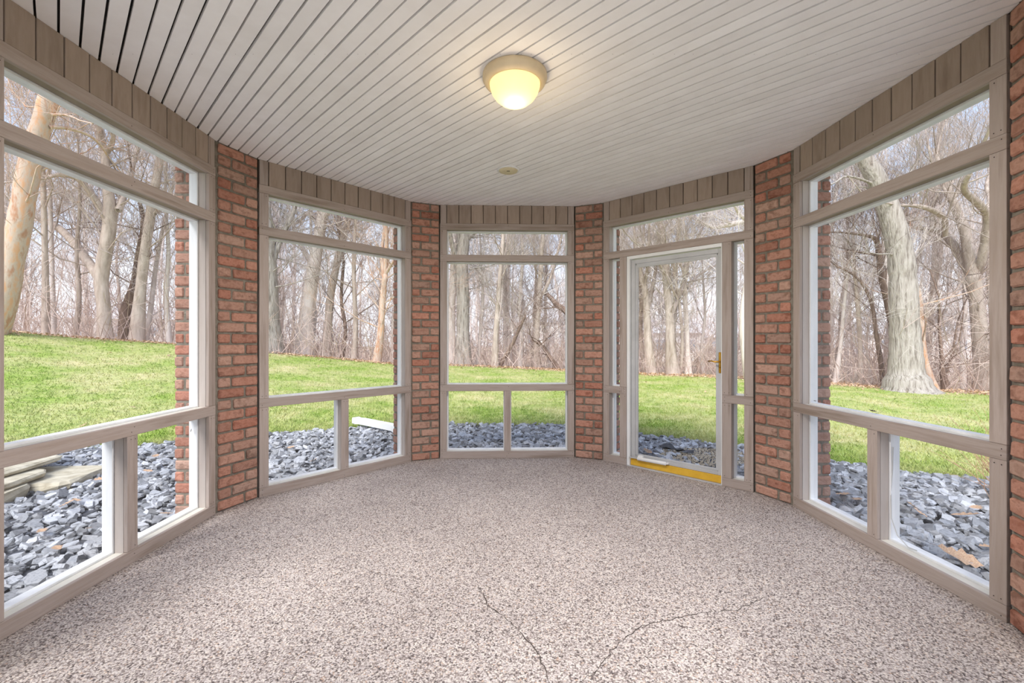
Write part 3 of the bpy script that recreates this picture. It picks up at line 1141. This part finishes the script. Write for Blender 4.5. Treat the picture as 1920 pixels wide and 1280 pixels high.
def branch(rr, p, d, r, length, level, out, wig=.25, up=.10, rmin=.005):
    n = 4 if level < 3 else 3
    pts, rad = [p], [r]
    step = length / n
    for i in range(n):
        d = unit((d[0] + rr.gauss(0, wig), d[1] + rr.gauss(0, wig), d[2] + rr.gauss(0, wig) + up))
        p = (p[0] + d[0] * step, p[1] + d[1] * step, p[2] + d[2] * step)
        pts.append(p)
        rad.append(max(rmin * .6, r * (1 - .72 * (i + 1) / n)))
    out.append((pts, rad))
    if level <= 0 or r < rmin:
        return
    nk = (2, 3, 5, 4)[min(level, 3)]
    for i in range(nk):
        f = rr.uniform(.25, 1.0)
        j = min(int(f * n), n - 1)
        g = f * n - j
        q = tuple(pts[j][a] + (pts[j + 1][a] - pts[j][a]) * g for a in range(3))
        dd = unit(sub(pts[j + 1], pts[j]))
        sp = rr.uniform(.5, 1.05)
        v = unit((rr.gauss(0, 1), rr.gauss(0, 1), rr.gauss(0, .8) + .3))
        nd_ = unit((dd[0] + v[0] * sp, dd[1] + v[1] * sp, dd[2] + v[2] * sp))
        rr_ = max(rmin, (rad[j] * (1 - g) + rad[j + 1] * g) * rr.uniform(.4, .62))
        branch(rr, q, nd_, rr_, length * rr.uniform(.5, .78), level - 1, out, wig, up, rmin)


def limb(rr, pts, rads, out, kids=8, level=3, klen=1.6, start=.3, up=.1, rmin=.0036):
    """a traced limb, smoothed, with grown branches along it"""
    P, Q = [], []
    for i in range(len(pts) - 1):
        m = 4
        for j in range(m):
            t_ = j / m
            p0 = pts[max(i - 1, 0)]
            p1, p2 = pts[i], pts[i + 1]
            p3 = pts[min(i + 2, len(pts) - 1)]
            P.append(tuple(.5 * (2 * p1[a] + (p2[a] - p0[a]) * t_ + (2 * p0[a] - 5 * p1[a] + 4 * p2[a] - p3[a]) * t_ ** 2 + (3 * p1[a] - p0[a] - 3 * p2[a] + p3[a]) * t_ ** 3) for a in range(3)))
            Q.append((rads[i] * (1 - t_) + rads[i + 1] * t_) * rr.uniform(.95, 1.05))
    P.append(tuple(pts[-1]))
    Q.append(rads[-1])
    out.append((P, Q))
    n = len(P)
    for i in range(kids):
        j = int(n * (start + (1 - start) * (i + rr.random()) / kids))
        j = min(j, n - 2)
        dd = unit(sub(P[j + 1], P[j]))
        v = unit((rr.gauss(0, 1), rr.gauss(0, .8), rr.gauss(0, .5) + .25))
        nd_ = unit((dd[0] * .5 + v[0], dd[1] * .5 + v[1], dd[2] * .5 + v[2]))
        branch(rr, P[j], nd_, min(Q[j] * rr.uniform(.2, .42), .024), klen * rr.uniform(.6, 1.3), level, out, .22, up, rmin)


def tree(name, Y, limbs, mat, label, seed, group=None, kids=10, level=3, klen=1.7, rmin=.0038, ext=1.0):
    """limbs: each a list of (px, py, width px); the first starts on the ground"""
    rr = random.Random(seed)
    out = []
    roots = None
    for li, lb in enumerate(limbs):
        pts, rads = [], []
        yy = Y
        for i, (px, py, wpx) in enumerate(lb):
            dy = 0 if li == 0 else .25 * i * (1 if li % 2 else -1)
            q = at(px, py, Y + dy)
            pts.append(tuple(q))
            rads.append(wpx / 2 / 835 * Y)
        if li == 0:
            g = ter(pts[0][0], pts[0][1]) - .05
            p0 = pts[0]
            p1 = (p0[0] + (p0[0] - pts[1][0]) * .05, p0[1], g)
            if p0[2] - g > .3:
                pts = [p1] + pts
                rads = [rads[0] * 1.25] + rads
            else:
                pts[0] = p1
                rads[0] *= 1.3
            base = Vector(p1)
        k = kids if len(lb) > 2 else max(3, kids // 2)
        limb(rr, pts, rads, out, k if li else kids, level, klen, .38 if li == 0 else .15, rmin=rmin)
        # carry the limb on upwards
        e, e0 = pts[-1], pts[-2]
        dd = unit(sub(e, e0))
        if rads[-1] > .015 and ext:
            branch(rr, e, dd, rads[-1] * .9, 2.0 + rads[-1] * 10, 3, out, .14, .12, rmin)
    V, F = tubes([([sub(p, base) for p in P], Q) for P, Q in out])
    me = np_mesh(name, V, F, mat, True)
    return link(name, me, label=label, cat='tree', group=group, loc=tuple(base))


tree('peeling_tree', 10.2, [[(-22, 640, 44), (2, 585, 40), (20, 500, 37), (40, 400, 35), (56, 310, 34), (82, 220, 31), (97, 165, 28)],
                            [(92, 238, 8), (125, 240, 7), (160, 250, 6), (186, 268, 5), (200, 290, 3)],
                            [(97, 215, 6), (125, 216, 4), (150, 226, 3)],
                            [(70, 300, 7), (30, 270, 5), (-10, 240, 4)]], M['bark_tan'], 'leaning tree with peeling orange tan bark at the edge of the lawn', 1, kids=7)
tree('oak_tree', 12.6, [[(198, 640, 20), (194, 570, 20), (190, 520, 22), (203, 440, 22), (206, 395, 20), (200, 330, 15), (196, 285, 13)],
                        [(192, 530, 18), (165, 490, 16), (125, 440, 14), (88, 415, 12), (55, 404, 8)],
                        [(200, 410, 14), (172, 365, 11), (145, 335, 9), (110, 328, 7), (85, 335, 4)],
                        [(196, 288, 10), (184, 255, 8), (172, 232, 6), (160, 222, 4)],
                        [(200, 286, 10), (212, 262, 8), (208, 235, 6)],
                        [(222, 395, 12), (232, 370, 10), (240, 355, 8), (250, 320, 5)]], M['bark'], 'spreading bare oak with low crooked limbs beyond the limestone slabs', 2)
tree('leaning_tree', 13.0, [[(257, 640, 22), (262, 560, 18), (272, 470, 16), (284, 390, 15), (298, 310, 13), (306, 260, 11)],
                            [(290, 400, 7), (310, 385, 5), (335, 370, 4)]], M['bark'], 'straight grey tree leaning towards the pillar beside the twisted trunk', 3)
tree('twisted_tree', 13.6, [[(237, 640, 20), (234, 590, 17), (252, 535, 14), (262, 470, 12), (270, 420, 9), (262, 380, 6)]], M['bark_dark'], 'dark trunk bent like an elbow behind the straight leaning tree', 4)
tree('slender_tree', 12.0, [[(86, 630, 11), (85, 520, 10), (83, 420, 9), (80, 320, 8), (78, 220, 6)]], M['bark'], 'slim upright tree just beside the peeling tan tree', 5, kids=12)
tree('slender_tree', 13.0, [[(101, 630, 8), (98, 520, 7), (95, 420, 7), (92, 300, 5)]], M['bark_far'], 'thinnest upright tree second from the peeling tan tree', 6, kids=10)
tree('slender_tree', 12.8, [[(140, 636, 9), (148, 560, 8), (144, 470, 7), (150, 380, 5), (146, 280, 4)]], M['bark'], 'slim wavy tree between the slim upright pair and the oak', 61, kids=10)
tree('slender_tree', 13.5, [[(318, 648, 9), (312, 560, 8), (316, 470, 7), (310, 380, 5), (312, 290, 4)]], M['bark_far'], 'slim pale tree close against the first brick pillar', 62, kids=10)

tree('furrowed_tree', 14.2, [[(504, 668, 48), (502, 600, 42), (500, 520, 38), (496, 440, 34), (490, 380, 30)],
                             [(508, 500, 14), (525, 450, 11), (545, 410, 9), (560, 370, 6)]], M['bark_deep'], 'thick furrowed trunk half hidden behind the post of the downspout window', 7)
tree('broad_tree', 15.6, [[(568, 672, 30), (574, 600, 27), (582, 540, 25), (592, 480, 23), (602, 420, 20), (606, 380, 17)],
                          [(590, 500, 12), (570, 470, 10), (552, 430, 9), (545, 400, 6)],
                          [(604, 410, 10), (625, 390, 8), (645, 372, 6)],
                          [(600, 430, 10), (580, 400, 8), (562, 415, 5)]], M['bark_far'], 'broad pale trunk forking high up, second from the pillar behind the lawn', 8)
tree('forked_tree', 15.8, [[(612, 676, 16), (616, 600, 15), (622, 540, 14), (638, 470, 13), (650, 420, 12), (668, 385, 10)],
                           [(632, 490, 9), (640, 440, 8), (634, 400, 7), (640, 370, 5)],
                           [(655, 410, 7), (690, 400, 5), (720, 410, 3)]], M['bark'], 'brown forked trunk in the middle of the downspout window', 9)
tree('slender_tree', 15.2, [[(664, 682, 10), (667, 610, 9), (664, 540, 8), (664, 470, 7), (668, 400, 5)]], M['bark'], 'slim straight tree between the forked trunk and the yellowish one', 10, kids=12)
tree('pale_tree', 14.8, [[(706, 684, 15), (713, 630, 13), (717, 570, 12), (722, 515, 11)],
                         [(720, 520, 8), (716, 480, 6), (720, 430, 5), (722, 380, 4)],
                         [(724, 512, 7), (738, 490, 5), (755, 470, 4)]], M['bark_tan'], 'smooth yellowish tree with a Y fork beyond the downspout', 11)
tree('slender_tree', 16.0, [[(640, 682, 8), (648, 620, 7), (640, 560, 6), (645, 490, 5)]], M['bark_dark'], 'slim dark tree just left of the slim straight tree', 63, kids=10)
tree('slender_tree', 16.4, [[(740, 688, 8), (736, 620, 7), (745, 550, 6), (742, 480, 5), (746, 400, 4)]], M['bark_far'], 'slim tree close against the second brick pillar', 64, kids=10)

tree('great_tree', 16.2, [[(868, 690, 28), (868, 620, 25), (868, 560, 24), (866, 500, 24), (868, 445, 24), (862, 420, 20)],
                          [(872, 450, 12), (890, 435, 9), (905, 420, 6)],
                          [(858, 500, 10), (848, 460, 9), (842, 430, 7)],
                          [(880, 505, 5), (895, 502, 5), (915, 500, 3)]], M['bark_deep'], 'great furrowed trunk at the side of the straight ahead window', 12)
tree('great_tree', 16.8, [[(846, 690, 16), (846, 600, 15), (850, 520, 14), (852, 450, 12)]], M['bark_far'], 'paler companion trunk tucked behind the great furrowed trunk', 13)
tree('slender_tree', 15.6, [[(928, 694, 13), (929, 640, 10), (933, 580, 9), (938, 510, 8), (944, 440, 7), (948, 400, 5)],
                            [(942, 490, 6), (952, 450, 5), (960, 400, 4)]], M['bark'], 'clean slim trunk in the middle of the straight ahead window', 14, kids=12)
tree('fallen_leaner', 15.8, [[(934, 690, 8), (955, 655, 7), (972, 620, 6), (985, 590, 4)]], M['bark_dark'], 'thin dark trunk leaning steeply beside the clean slim trunk', 15, kids=4, ext=0)
tree('brown_tree', 16.6, [[(1008, 698, 13), (1006, 640, 11), (1010, 570, 10), (1014, 500, 9), (1018, 440, 7), (1022, 390, 5)],
                          [(1012, 560, 7), (1032, 520, 6), (1046, 470, 5), (1056, 430, 4)]], M['bark'], 'brown trunk with an upswept arm in the straight ahead window', 16, kids=12)
tree('crooked_tree', 16.0, [[(1052, 700, 9), (1035, 675, 8), (1018, 650, 8), (1004, 640, 6)],
                            [(1078, 600, 12), (1060, 582, 12), (1045, 572, 11), (1030, 555, 8), (1015, 548, 5)]], M['bark_dark'], 'gnarled bent trunk low beside the third brick pillar', 17, kids=6, ext=0)
tree('slender_tree', 17.0, [[(975, 696, 9), (978, 630, 8), (975, 560, 7), (980, 480, 6), (976, 420, 4)]], M['bark_far'], 'slim pale tree just right of the clean slim trunk', 65, kids=12)
tree('slender_tree', 17.2, [[(896, 692, 8), (900, 630, 7), (905, 560, 6), (902, 480, 5)]], M['bark_far'], 'slim pale tree between the great trunk and the clean slim one', 66, kids=12)

tree('forked_tree', 15.4, [[(1222, 706, 19), (1216, 650, 16), (1213, 600, 14), (1210, 550, 12), (1202, 515, 10), (1195, 480, 8), (1190, 440, 6)],
                           [(1213, 580, 9), (1222, 545, 8), (1230, 500, 6), (1234, 450, 5)],
                           [(1208, 540, 7), (1214, 500, 6), (1216, 460, 5)]], M['bark'], 'forked brown trunk nearest the hinge side seen through the door glass', 18)
tree('forked_tree', 15.0, [[(1263, 708, 22), (1257, 650, 18), (1256, 590, 16), (1250, 540, 14), (1247, 480, 12), (1240, 420, 9)],
                           [(1258, 590, 11), (1270, 560, 10), (1282, 530, 9), (1290, 490, 8), (1300, 460, 6)],
                           [(1270, 560, 5), (1255, 530, 4), (1240, 500, 4), (1220, 478, 3)]], M['bark'], 'stout V forked trunk in the middle of the door glass', 19)
tree('slender_tree', 15.6, [[(1291, 708, 11), (1289, 650, 9), (1286, 590, 9), (1284, 530, 8), (1290, 480, 6)],
                            [(1288, 540, 6), (1310, 515, 5), (1345, 496, 4)],
                            [(1284, 520, 5), (1276, 495, 5), (1268, 480, 3)]], M['bark_far'], 'pale upright trunk just right of the stout V fork in the door', 20)
tree('reaching_tree', 13.4, [[(1412, 720, 24), (1400, 660, 20), (1396, 590, 17), (1404, 520, 15), (1412, 450, 12)],
                             [(1408, 500, 12), (1440, 440, 12), (1410, 415, 11), (1365, 422, 9), (1335, 425, 8), (1312, 412, 6)],
                             [(1398, 412, 7), (1385, 400, 6), (1378, 385, 4)]], M['bark_far'], 'pale leaning trunk in the narrow sidelight with a limb over the door', 21)
tree('slender_tree', 16.4, [[(1320, 710, 7), (1316, 650, 6), (1322, 590, 5), (1318, 520, 4)]], M['bark_far'], 'thin tree behind the door handle', 67, kids=12)
tree('slender_tree', 16.4, [[(1166, 702, 9), (1170, 640, 8), (1164, 570, 7), (1168, 500, 5), (1162, 430, 4)]], M['bark_far'], 'slim tree showing in the narrow sidelight by the third pillar', 68, kids=12)

tree('cottonwood', 11.7, [[(1702, 735, 76), (1699, 700, 58), (1698, 650, 48), (1695, 590, 44), (1693, 530, 42), (1689, 480, 41), (1678, 430, 37), (1664, 385, 34), (1645, 338, 31), (1622, 300, 27), (1600, 265, 24), (1580, 230, 20)],
                          [(1662, 395, 5), (1695, 340, 4), (1720, 305, 3)],
                          [(1640, 345, 6), (1590, 330, 4), (1560, 345, 3), (1535, 340, 2)],
                          [(1650, 360, 4), (1610, 350, 3), (1580, 375, 2)]], M['bark_deep'], 'huge leaning trunk with deeply furrowed pale bark', 22, kids=4, level=2)
V, F = tubes([([(-.05, -.30, 0), (.0, -.50, .02), (.02, -.56, .03)], [.11, .10, .085])], 10)
tree('branching_tree', 12.6, [[(1848, 742, 31), (1843, 690, 27), (1838, 630, 25), (1831, 565, 22), (1824, 515, 24)],
                              [(1824, 522, 17), (1806, 490, 15), (1790, 462, 14), (1770, 440, 13), (1745, 430, 10), (1715, 425, 9), (1700, 408, 8), (1700, 390, 7), (1686, 374, 5)],
                              [(1772, 442, 10), (1770, 410, 10), (1750, 395, 9), (1720, 386, 7), (1690, 385, 4)],
                              [(1752, 396, 6), (1778, 372, 6), (1784, 345, 5), (1786, 325, 4)],
                              [(1832, 515, 15), (1842, 480, 14), (1848, 440, 13), (1850, 405, 11), (1838, 385, 12), (1812, 362, 10), (1808, 345, 9), (1818, 325, 7)],
                              [(1850, 400, 9), (1856, 372, 8), (1850, 345, 6), (1868, 300, 5)]], M['bark'], 'brown tree with wide snaking limbs beside the huge trunk', 23, kids=10)
tree('crooked_tree', 13.0, [[(1680, 735, 12), (1676, 660, 11), (1672, 610, 11), (1662, 560, 10), (1652, 515, 10), (1648, 475, 9), (1641, 448, 8), (1615, 440, 5), (1585, 436, 4)],
                            [(1650, 480, 6), (1620, 474, 5), (1590, 468, 4), (1565, 462, 3)]], M['bark_dark'], 'dark crooked tree reaching out from behind the huge trunk', 24)
tree('small_tree', 12.8, [[(1658, 730, 8), (1650, 670, 8), (1642, 620, 7), (1636, 575, 6), (1622, 540, 5), (1600, 515, 4), (1570, 500, 3)]], M['bark_dark'], 'small reddish tree curving up beside the huge trunk base', 25, kids=7)
tree('slender_tree', 13.6, [[(1614, 728, 9), (1613, 650, 8), (1608, 570, 7), (1602, 500, 5), (1600, 430, 4)]], M['bark'], 'slim tree between the pillar and the small reddish tree', 26, kids=12)
tree('slender_tree', 13.8, [[(1566, 724, 8), (1576, 650, 7), (1582, 580, 6), (1590, 510, 5), (1598, 440, 4)]], M['bark_far'], 'slim tree leaning just beside the brick in the huge trunk window', 27, kids=12)
tree('broken_trunk', 12.4, [[(1752, 742, 15), (1742, 705, 14), (1732, 670, 12), (1727, 620, 12), (1724, 560, 9), (1722, 540, 4)]], M['bark_tan'], 'broken orange trunk leaning close behind the huge trunk', 28, kids=3, level=1)
tree('stump_tree', 12.6, [[(1775, 745, 13), (1768, 700, 9), (1766, 670, 7)], [(1772, 712, 5), (1786, 660, 4), (1796, 600, 3)]], M['bark_dark'], 'dark jagged stump with a thin sprout beyond the lawn', 29, kids=5)
tree('slender_tree', 13.6, [[(1868, 745, 9), (1862, 660, 8), (1858, 580, 7), (1852, 500, 6), (1860, 430, 5)]], M['bark'], 'slim tree beside the window post past the snaking limbs', 30, kids=12)
tree('slender_tree', 14.0, [[(1806, 742, 9), (1804, 660, 8), (1810, 590, 7), (1805, 500, 5)]], M['bark_far'], 'slim pale tree between the stump and the snaking tree', 31, kids=12)


# woodland trees behind: a few kinds, copied one by one
def forest_mesh(seed, h, r, mat):
    rr = random.Random(seed)
    out = []
    n = 7
    pts, rads = [(0, 0, -.3)], [r * 1.15]
    x = y = 0
    lean = (rr.gauss(0, .05), rr.gauss(0, .05))
    for i in range(1, n + 1):
        x += lean[0] * h / n + rr.gauss(0, .12)
        y += lean[1] * h / n + rr.gauss(0, .12)
        pts.append((x, y, h * i / n))
        rads.append(r * (1 - .80 * i / n))
    limb(rr, pts, rads, out, 20, 3, h * .13, .10, .14, .0055)
    V, F = tubes(out, None)
    return np_mesh('woodland_tree', V, F, mat, True)


KINDS = []
for i in range(9):
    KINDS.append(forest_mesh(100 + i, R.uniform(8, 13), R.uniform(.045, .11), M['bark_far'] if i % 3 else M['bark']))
rs = random.Random(42)
cnt = 0
for i in range(210):
    th = rs.uniform(-70, 70)
    rb, re, ze = edge(th)
    u = rs.random()
    r = float(re) + 1.2 + 42 * u ** 1.35
    x, y = r * math.sin(math.radians(th)), r * math.cos(math.radians(th))
    o = link('woodland_tree', KINDS[rs.randrange(len(KINDS))], label='slender leafless tree standing deep in the woods behind the lawn', cat='tree', group='bare woodland trees behind the lawn', loc=(x, y, ter(x, y)), rotz=rs.uniform(0, 6.28))
    s_ = rs.uniform(.75, 1.15)
    o.scale = (s_, s_, s_ * rs.uniform(.9, 1.15))


# brushwood: nobody could count it
def brush():
    rr = random.Random(9)
    out = []
    for i in range(6500):
        th = rr.uniform(-68, 68)
        rb, re, ze = edge(th)
        dr = .3 + 26 * rr.random() ** 1.5
        r = float(re) + dr
        x, y = r * math.sin(math.radians(th)), r * math.cos(math.radians(th))
        z = ter(x, y) - .03
        L = rr.uniform(.7, 1.9) + (rr.uniform(.5, 4.0) if rr.random() < .5 else 0)
        if dr < 1.2:
            L *= .6
        d = unit((rr.gauss(0, .35), rr.gauss(0, .35), 1))
        p = (x, y, z)
        r0 = rr.uniform(.004, .011) * (1 + dr * .03)
        pts, rad = [p], [r0]
        for k in range(4):
            d = unit((d[0] + rr.gauss(0, .18), d[1] + rr.gauss(0, .18), d[2] + .02))
            p = (p[0] + d[0] * L / 4, p[1] + d[1] * L / 4, p[2] + d[2] * L / 4)
            pts.append(p)
            rad.append(r0 * (1 - .2 * (k + 1)) + .0015)
        out.append((pts, rad))
        for k in range(4):
            j = rr.randint(1, 3)
            q = pts[j]
            e = unit((d[0] + rr.gauss(0, .8), d[1] + rr.gauss(0, .8), d[2] * .7 + rr.gauss(0, .3)))
            l2 = L * rr.uniform(.2, .45)
            m_ = (q[0] + e[0] * l2 * .5 + rr.gauss(0, .03), q[1] + e[1] * l2 * .5, q[2] + e[2] * l2 * .5)
            q2 = (q[0] + e[0] * l2, q[1] + e[1] * l2, q[2] + e[2] * l2 + .05)
            out.append(([q, m_, q2], [r0 * .6, r0 * .45, r0 * .25 + .0015]))
    return tubes(out, 3)


V, F = brush()
M['brush'] = material('pinkish brown brush stems', L3(178, 154, 144), L3(216, 198, 188), (.6, .6, .6), .9, 0, 0)
link('brushwood', np_mesh('brushwood', V, F, M['brush']), label='tangle of pinkish brown leafless brush at the wood edge', cat='brushwood', kind='stuff')


# leaf shapes
def leaf_mesh(seed, curl=.25):
    rr = random.Random(seed)
    prof = [0, .35, .22, .55, .34, .62, .38, .5, .2, .0]
    V = [(0, -1.35, 0)]
    n = len(prof)
    F = []
    for i, p in enumerate(prof):
        y = -1 + 2 * i / (n - 1)
        p *= rr.uniform(.85, 1.15)
        V += [(-p, y + .1, p * curl + curl * y * y * .4), (0, y, curl * y * y * .4), (p, y + .1, p * curl * rr.uniform(.2, 1.4) + curl * y * y * .4)]
        if i:
            a = 1 + (i - 1) * 3
            F += [(a, a + 1, a + 4, a + 3), (a + 1, a + 2, a + 5, a + 4)]
    F.append((0, 1, 2))
    F.append((0, 2, 3))
    me = new_mesh('oak_leaf', V, F, M['leaf'])
    return me


LM = [leaf_mesh(i) for i in range(4)]


def gleaf(px, py, size, label, group=None, mat=None, z=None):
    zz = -.02
    k = (1.2 - zz) / (py - 640)
    x, y = (px - 960) * k, 835 * k
    o = link('oak_leaf', LM[R.randrange(4)], label=label, cat='leaf', group=group, loc=(x, y, max(ter(x, y), -.07) + .068), rotz=R.uniform(0, 6.28))
    o.rotation_euler[0] = R.uniform(-.4, .4)
    o.rotation_euler[1] = R.uniform(-.4, .4)
    o.scale = (size,) * 3
    return o


for (px, py, s, lb) in [(190, 905, .055, 'orange brown oak leaf on slate at the end of the limestone slabs'), (142, 945, .045, 'rust oak leaf on slate just below the limestone slabs'),
                        (125, 952, .05, 'pale tan oak leaf on slate below the limestone slabs'), (78, 1003, .045, 'small tan leaf on slate low in the window by the slabs'),
                        (167, 998, .03, 'little orange leaf on slate between two big chips'), (108, 1036, .04, 'brown leaf on slate nearest the sill by the slabs'),
                        (292, 862, .06, 'long rust coloured oak leaf on slate past the window post by the slabs'), (276, 890, .05, 'pale leaf on slate behind the post, below the long rust leaf'),
                        (313, 970, .04, 'dark red leaf on slate beside the first brick pillar'),
                        (590, 868, .05, 'tan leaf on slate left of the downspout window post'), (545, 845, .05, 'pale leaf on slate in the corner pane under the lawn'),
                        (705, 880, .05, 'tan leaf on slate near the downspout pane sill'), (735, 822, .04, 'rust leaf on slate close to the downspout'),
                        (1214, 852, .055, 'orange maple coloured leaf on slate by the foot of the door'),
                        (1608, 945, .06, 'orange oak leaf on slate in the pane beside the last pillar but one'), (1580, 935, .05, 'brown leaf stalk on slate beside the orange oak leaf'),
                        (1712, 958, .05, 'rust leaf on slate near the white screen bead'), (1724, 970, .05, 'curled red brown leaf on slate under the bare shrub'),
                        (1812, 975, .075, 'large pale oak leaf on slate under the bare shrub'), (1832, 962, .055, 'brown leaf beside the large pale leaf under the shrub'),
                        (1795, 1052, .10, 'largest pale tan leaf on slate next to the sill'), (1860, 1035, .06, 'orange leaf on slate against the window post by the near pillar')]:
    gleaf(px, py, s, lb)
GL = 'fallen leaves scattered on the lawn'
for i in range(46):
    th = R.uniform(-50, 50)
    rb, re, ze = edge(th)
    r = float(rb) + (float(re) - float(rb)) * R.random() ** 1.3
    x, y = r * math.sin(math.radians(th)), r * math.cos(math.radians(th))
    o = link('oak_leaf', LM[R.randrange(4)], label='small brown leaf fallen on the lawn', cat='leaf', group=GL, loc=(x, y, ter(x, y) + .035), rotz=R.uniform(0, 6.28))
    o.rotation_euler[0] = R.uniform(-.6, .6)
    o.scale = (R.uniform(.03, .05),) * 3


# leaf litter along the crest of the lawn
def litter():
    rs_ = np.random.RandomState(8)
    n = 9000
    th = rs_.uniform(-54, 54, n)
    rb, re, ze = edge(th)
    r = re + rs_.normal(.15, .35, n) + rs_.exponential(.7, n) * 1.0
    x, y = r * np.sin(np.radians(th)), r * np.cos(np.radians(th))
    z = height(x, y) + rs_.uniform(.01, .06, n)
    a = rs_.uniform(0, 6.28, n)
    s = rs_.uniform(.02, .05, n)
    V = np.empty((n, 4, 3))
    for j in range(4):
        q = a + j * PI / 2
        V[:, j] = np.stack([x + s * np.cos(q) * (1 if j % 2 else .55), y + s * np.sin(q), z + rs_.uniform(-.02, .03, n)], 1)
    b0 = np.arange(n) * 4
    T = np.concatenate([np.stack([b0, b0 + 1, b0 + 2], 1), np.stack([b0, b0 + 2, b0 + 3], 1)])
    return V.reshape(-1, 3), T


V, T = litter()
ml_ = material('leaf litter leaves', L3(182, 140, 104), L3(222, 196, 162), (3, 3, 3), .9)
link('leaf_litter', np_mesh('leaf_litter', V, T, ml_), label='drift of tan dead leaves along the top edge of the lawn', cat='leaves', kind='stuff')

# leaves and bits caught on the frames
fE, fA = FR['E'], FR['A']


def frame_leaf(f, u, w_, z, s, label, rx=.2, mat=None):
    q = f.p(u, w_)
    me = leaf_mesh(77, .5)
    me.materials.clear()
    me.materials.append(mat or M['leaf_dark'])
    o = link('dead_leaf', me, label=label, cat='leaf', loc=(q[0], q[1], z), rotz=R.uniform(0, 6))
    o.rotation_euler[0] = rx
    o.scale = (s, s, s)
    return o


frame_leaf(fE, .575, .095, Z3 + .022, .028, 'dark curled leaf lying on the middle rail before the lawn')
frame_leaf(fE, .100, .090, Z3 + .020, .016, 'tiny dark leaf in the corner of the middle rail by the pillar')
frame_leaf(fA, fA.L - .095, .10, .60, .012, 'dried spider husk stuck on the white frame under the middle rail', 1.3)

# loose screen bead hanging off the corner of the lower pane in window E
c_ = fE.L / 2 + S / 2
V, F = tubes([([(c_ + .012, .085, .60), (c_ + .010, .084, .48), (c_ + .004, .080, .34), (c_ + .018, .070, .20), (c_ + .06, .066, .12), (c_ + .12, .07, .083), (c_ + .16, .08, .082)], [.0028] * 7)], 6)
link('loose_screen_bead', np_mesh('loose_screen_bead', V, F, M['silver'], True), WIN['E'])


# --- bare shrub outside window E
def shrub():
    rr = random.Random(21)
    out = []
    bx_, by_ = 3.86, 3.42
    for i in range(46):
        L = rr.uniform(.28, .62)
        az = rr.uniform(0, 2 * PI)
        tilt = rr.uniform(.25, 1.05)
        d = (math.cos(az) * math.sin(tilt), math.sin(az) * math.sin(tilt), math.cos(tilt))
        p = (rr.gauss(0, .05), rr.gauss(0, .05), 0)
        branch(rr, p, d, rr.uniform(.003, .0048), L, 1, out, .10, .05, .0022)
    V, F = tubes(out, 4)
    return link('bare_shrub', np_mesh('bare_shrub', V, F, M['twig'], True), label='bare twiggy shrub with reddish tan stems growing in the slate', cat='shrub', loc=(bx_, by_, -.06))


shrub()


# ------------------------------------------------------------------ houses far beyond the trees
def house(x, y, wd, dp, hh, rot, label, nwin=4):
    z = ter(x, y) - .2
    root = link('house', None, label=label, cat='house', loc=(x, y, z), rotz=rot, group='pale houses beyond the woods')
    box('wall', (-wd / 2, wd / 2, 0, dp, 0, hh), M['siding'], root)
    V = [(-wd / 2 - .4, -.4, hh), (wd / 2 + .4, -.4, hh), (wd / 2 + .4, dp + .4, hh), (-wd / 2 - .4, dp + .4, hh), (-wd / 2 - .4, dp / 2, hh + 1.7), (wd / 2 + .4, dp / 2, hh + 1.7)]
    link('roof', new_mesh('roof', V, [(0, 1, 5, 4), (3, 4, 5, 2), (0, 4, 3), (1, 2, 5), (3, 2, 1, 0)], M['roof']), root)
    for i in range(nwin):
        xx = -wd / 2 + wd * (i + .5) / nwin
        wf = box('window_frame', (xx - .6, xx + .6, -.06, .02, hh * .38, hh * .38 + 1.3), M['white'], root, .02)
        box('pane', (xx - .5, xx + .5, -.08, -.05, hh * .38 + .1, hh * .38 + 1.2), M['glass'], wf)
    return root


house(13.2, 44, 12, 8, 3.0, .05, 'pale low house seen through the door glass behind the forked trunks')
house(2.6, 58, 7, 8, 4.6, -.05, 'tall pale house behind the thin leaning trunk in the straight ahead window', 3)
house(26, 46, 12, 8, 2.6, -.2, 'pale house behind the door handle beyond the brush', 4)
house(50, 52, 14, 8, 3.0, -.5, 'pale house far behind the snaking tree', 4)
house(-42, 50, 12, 8, 3.2, .5, 'pale house far behind the oak', 4)
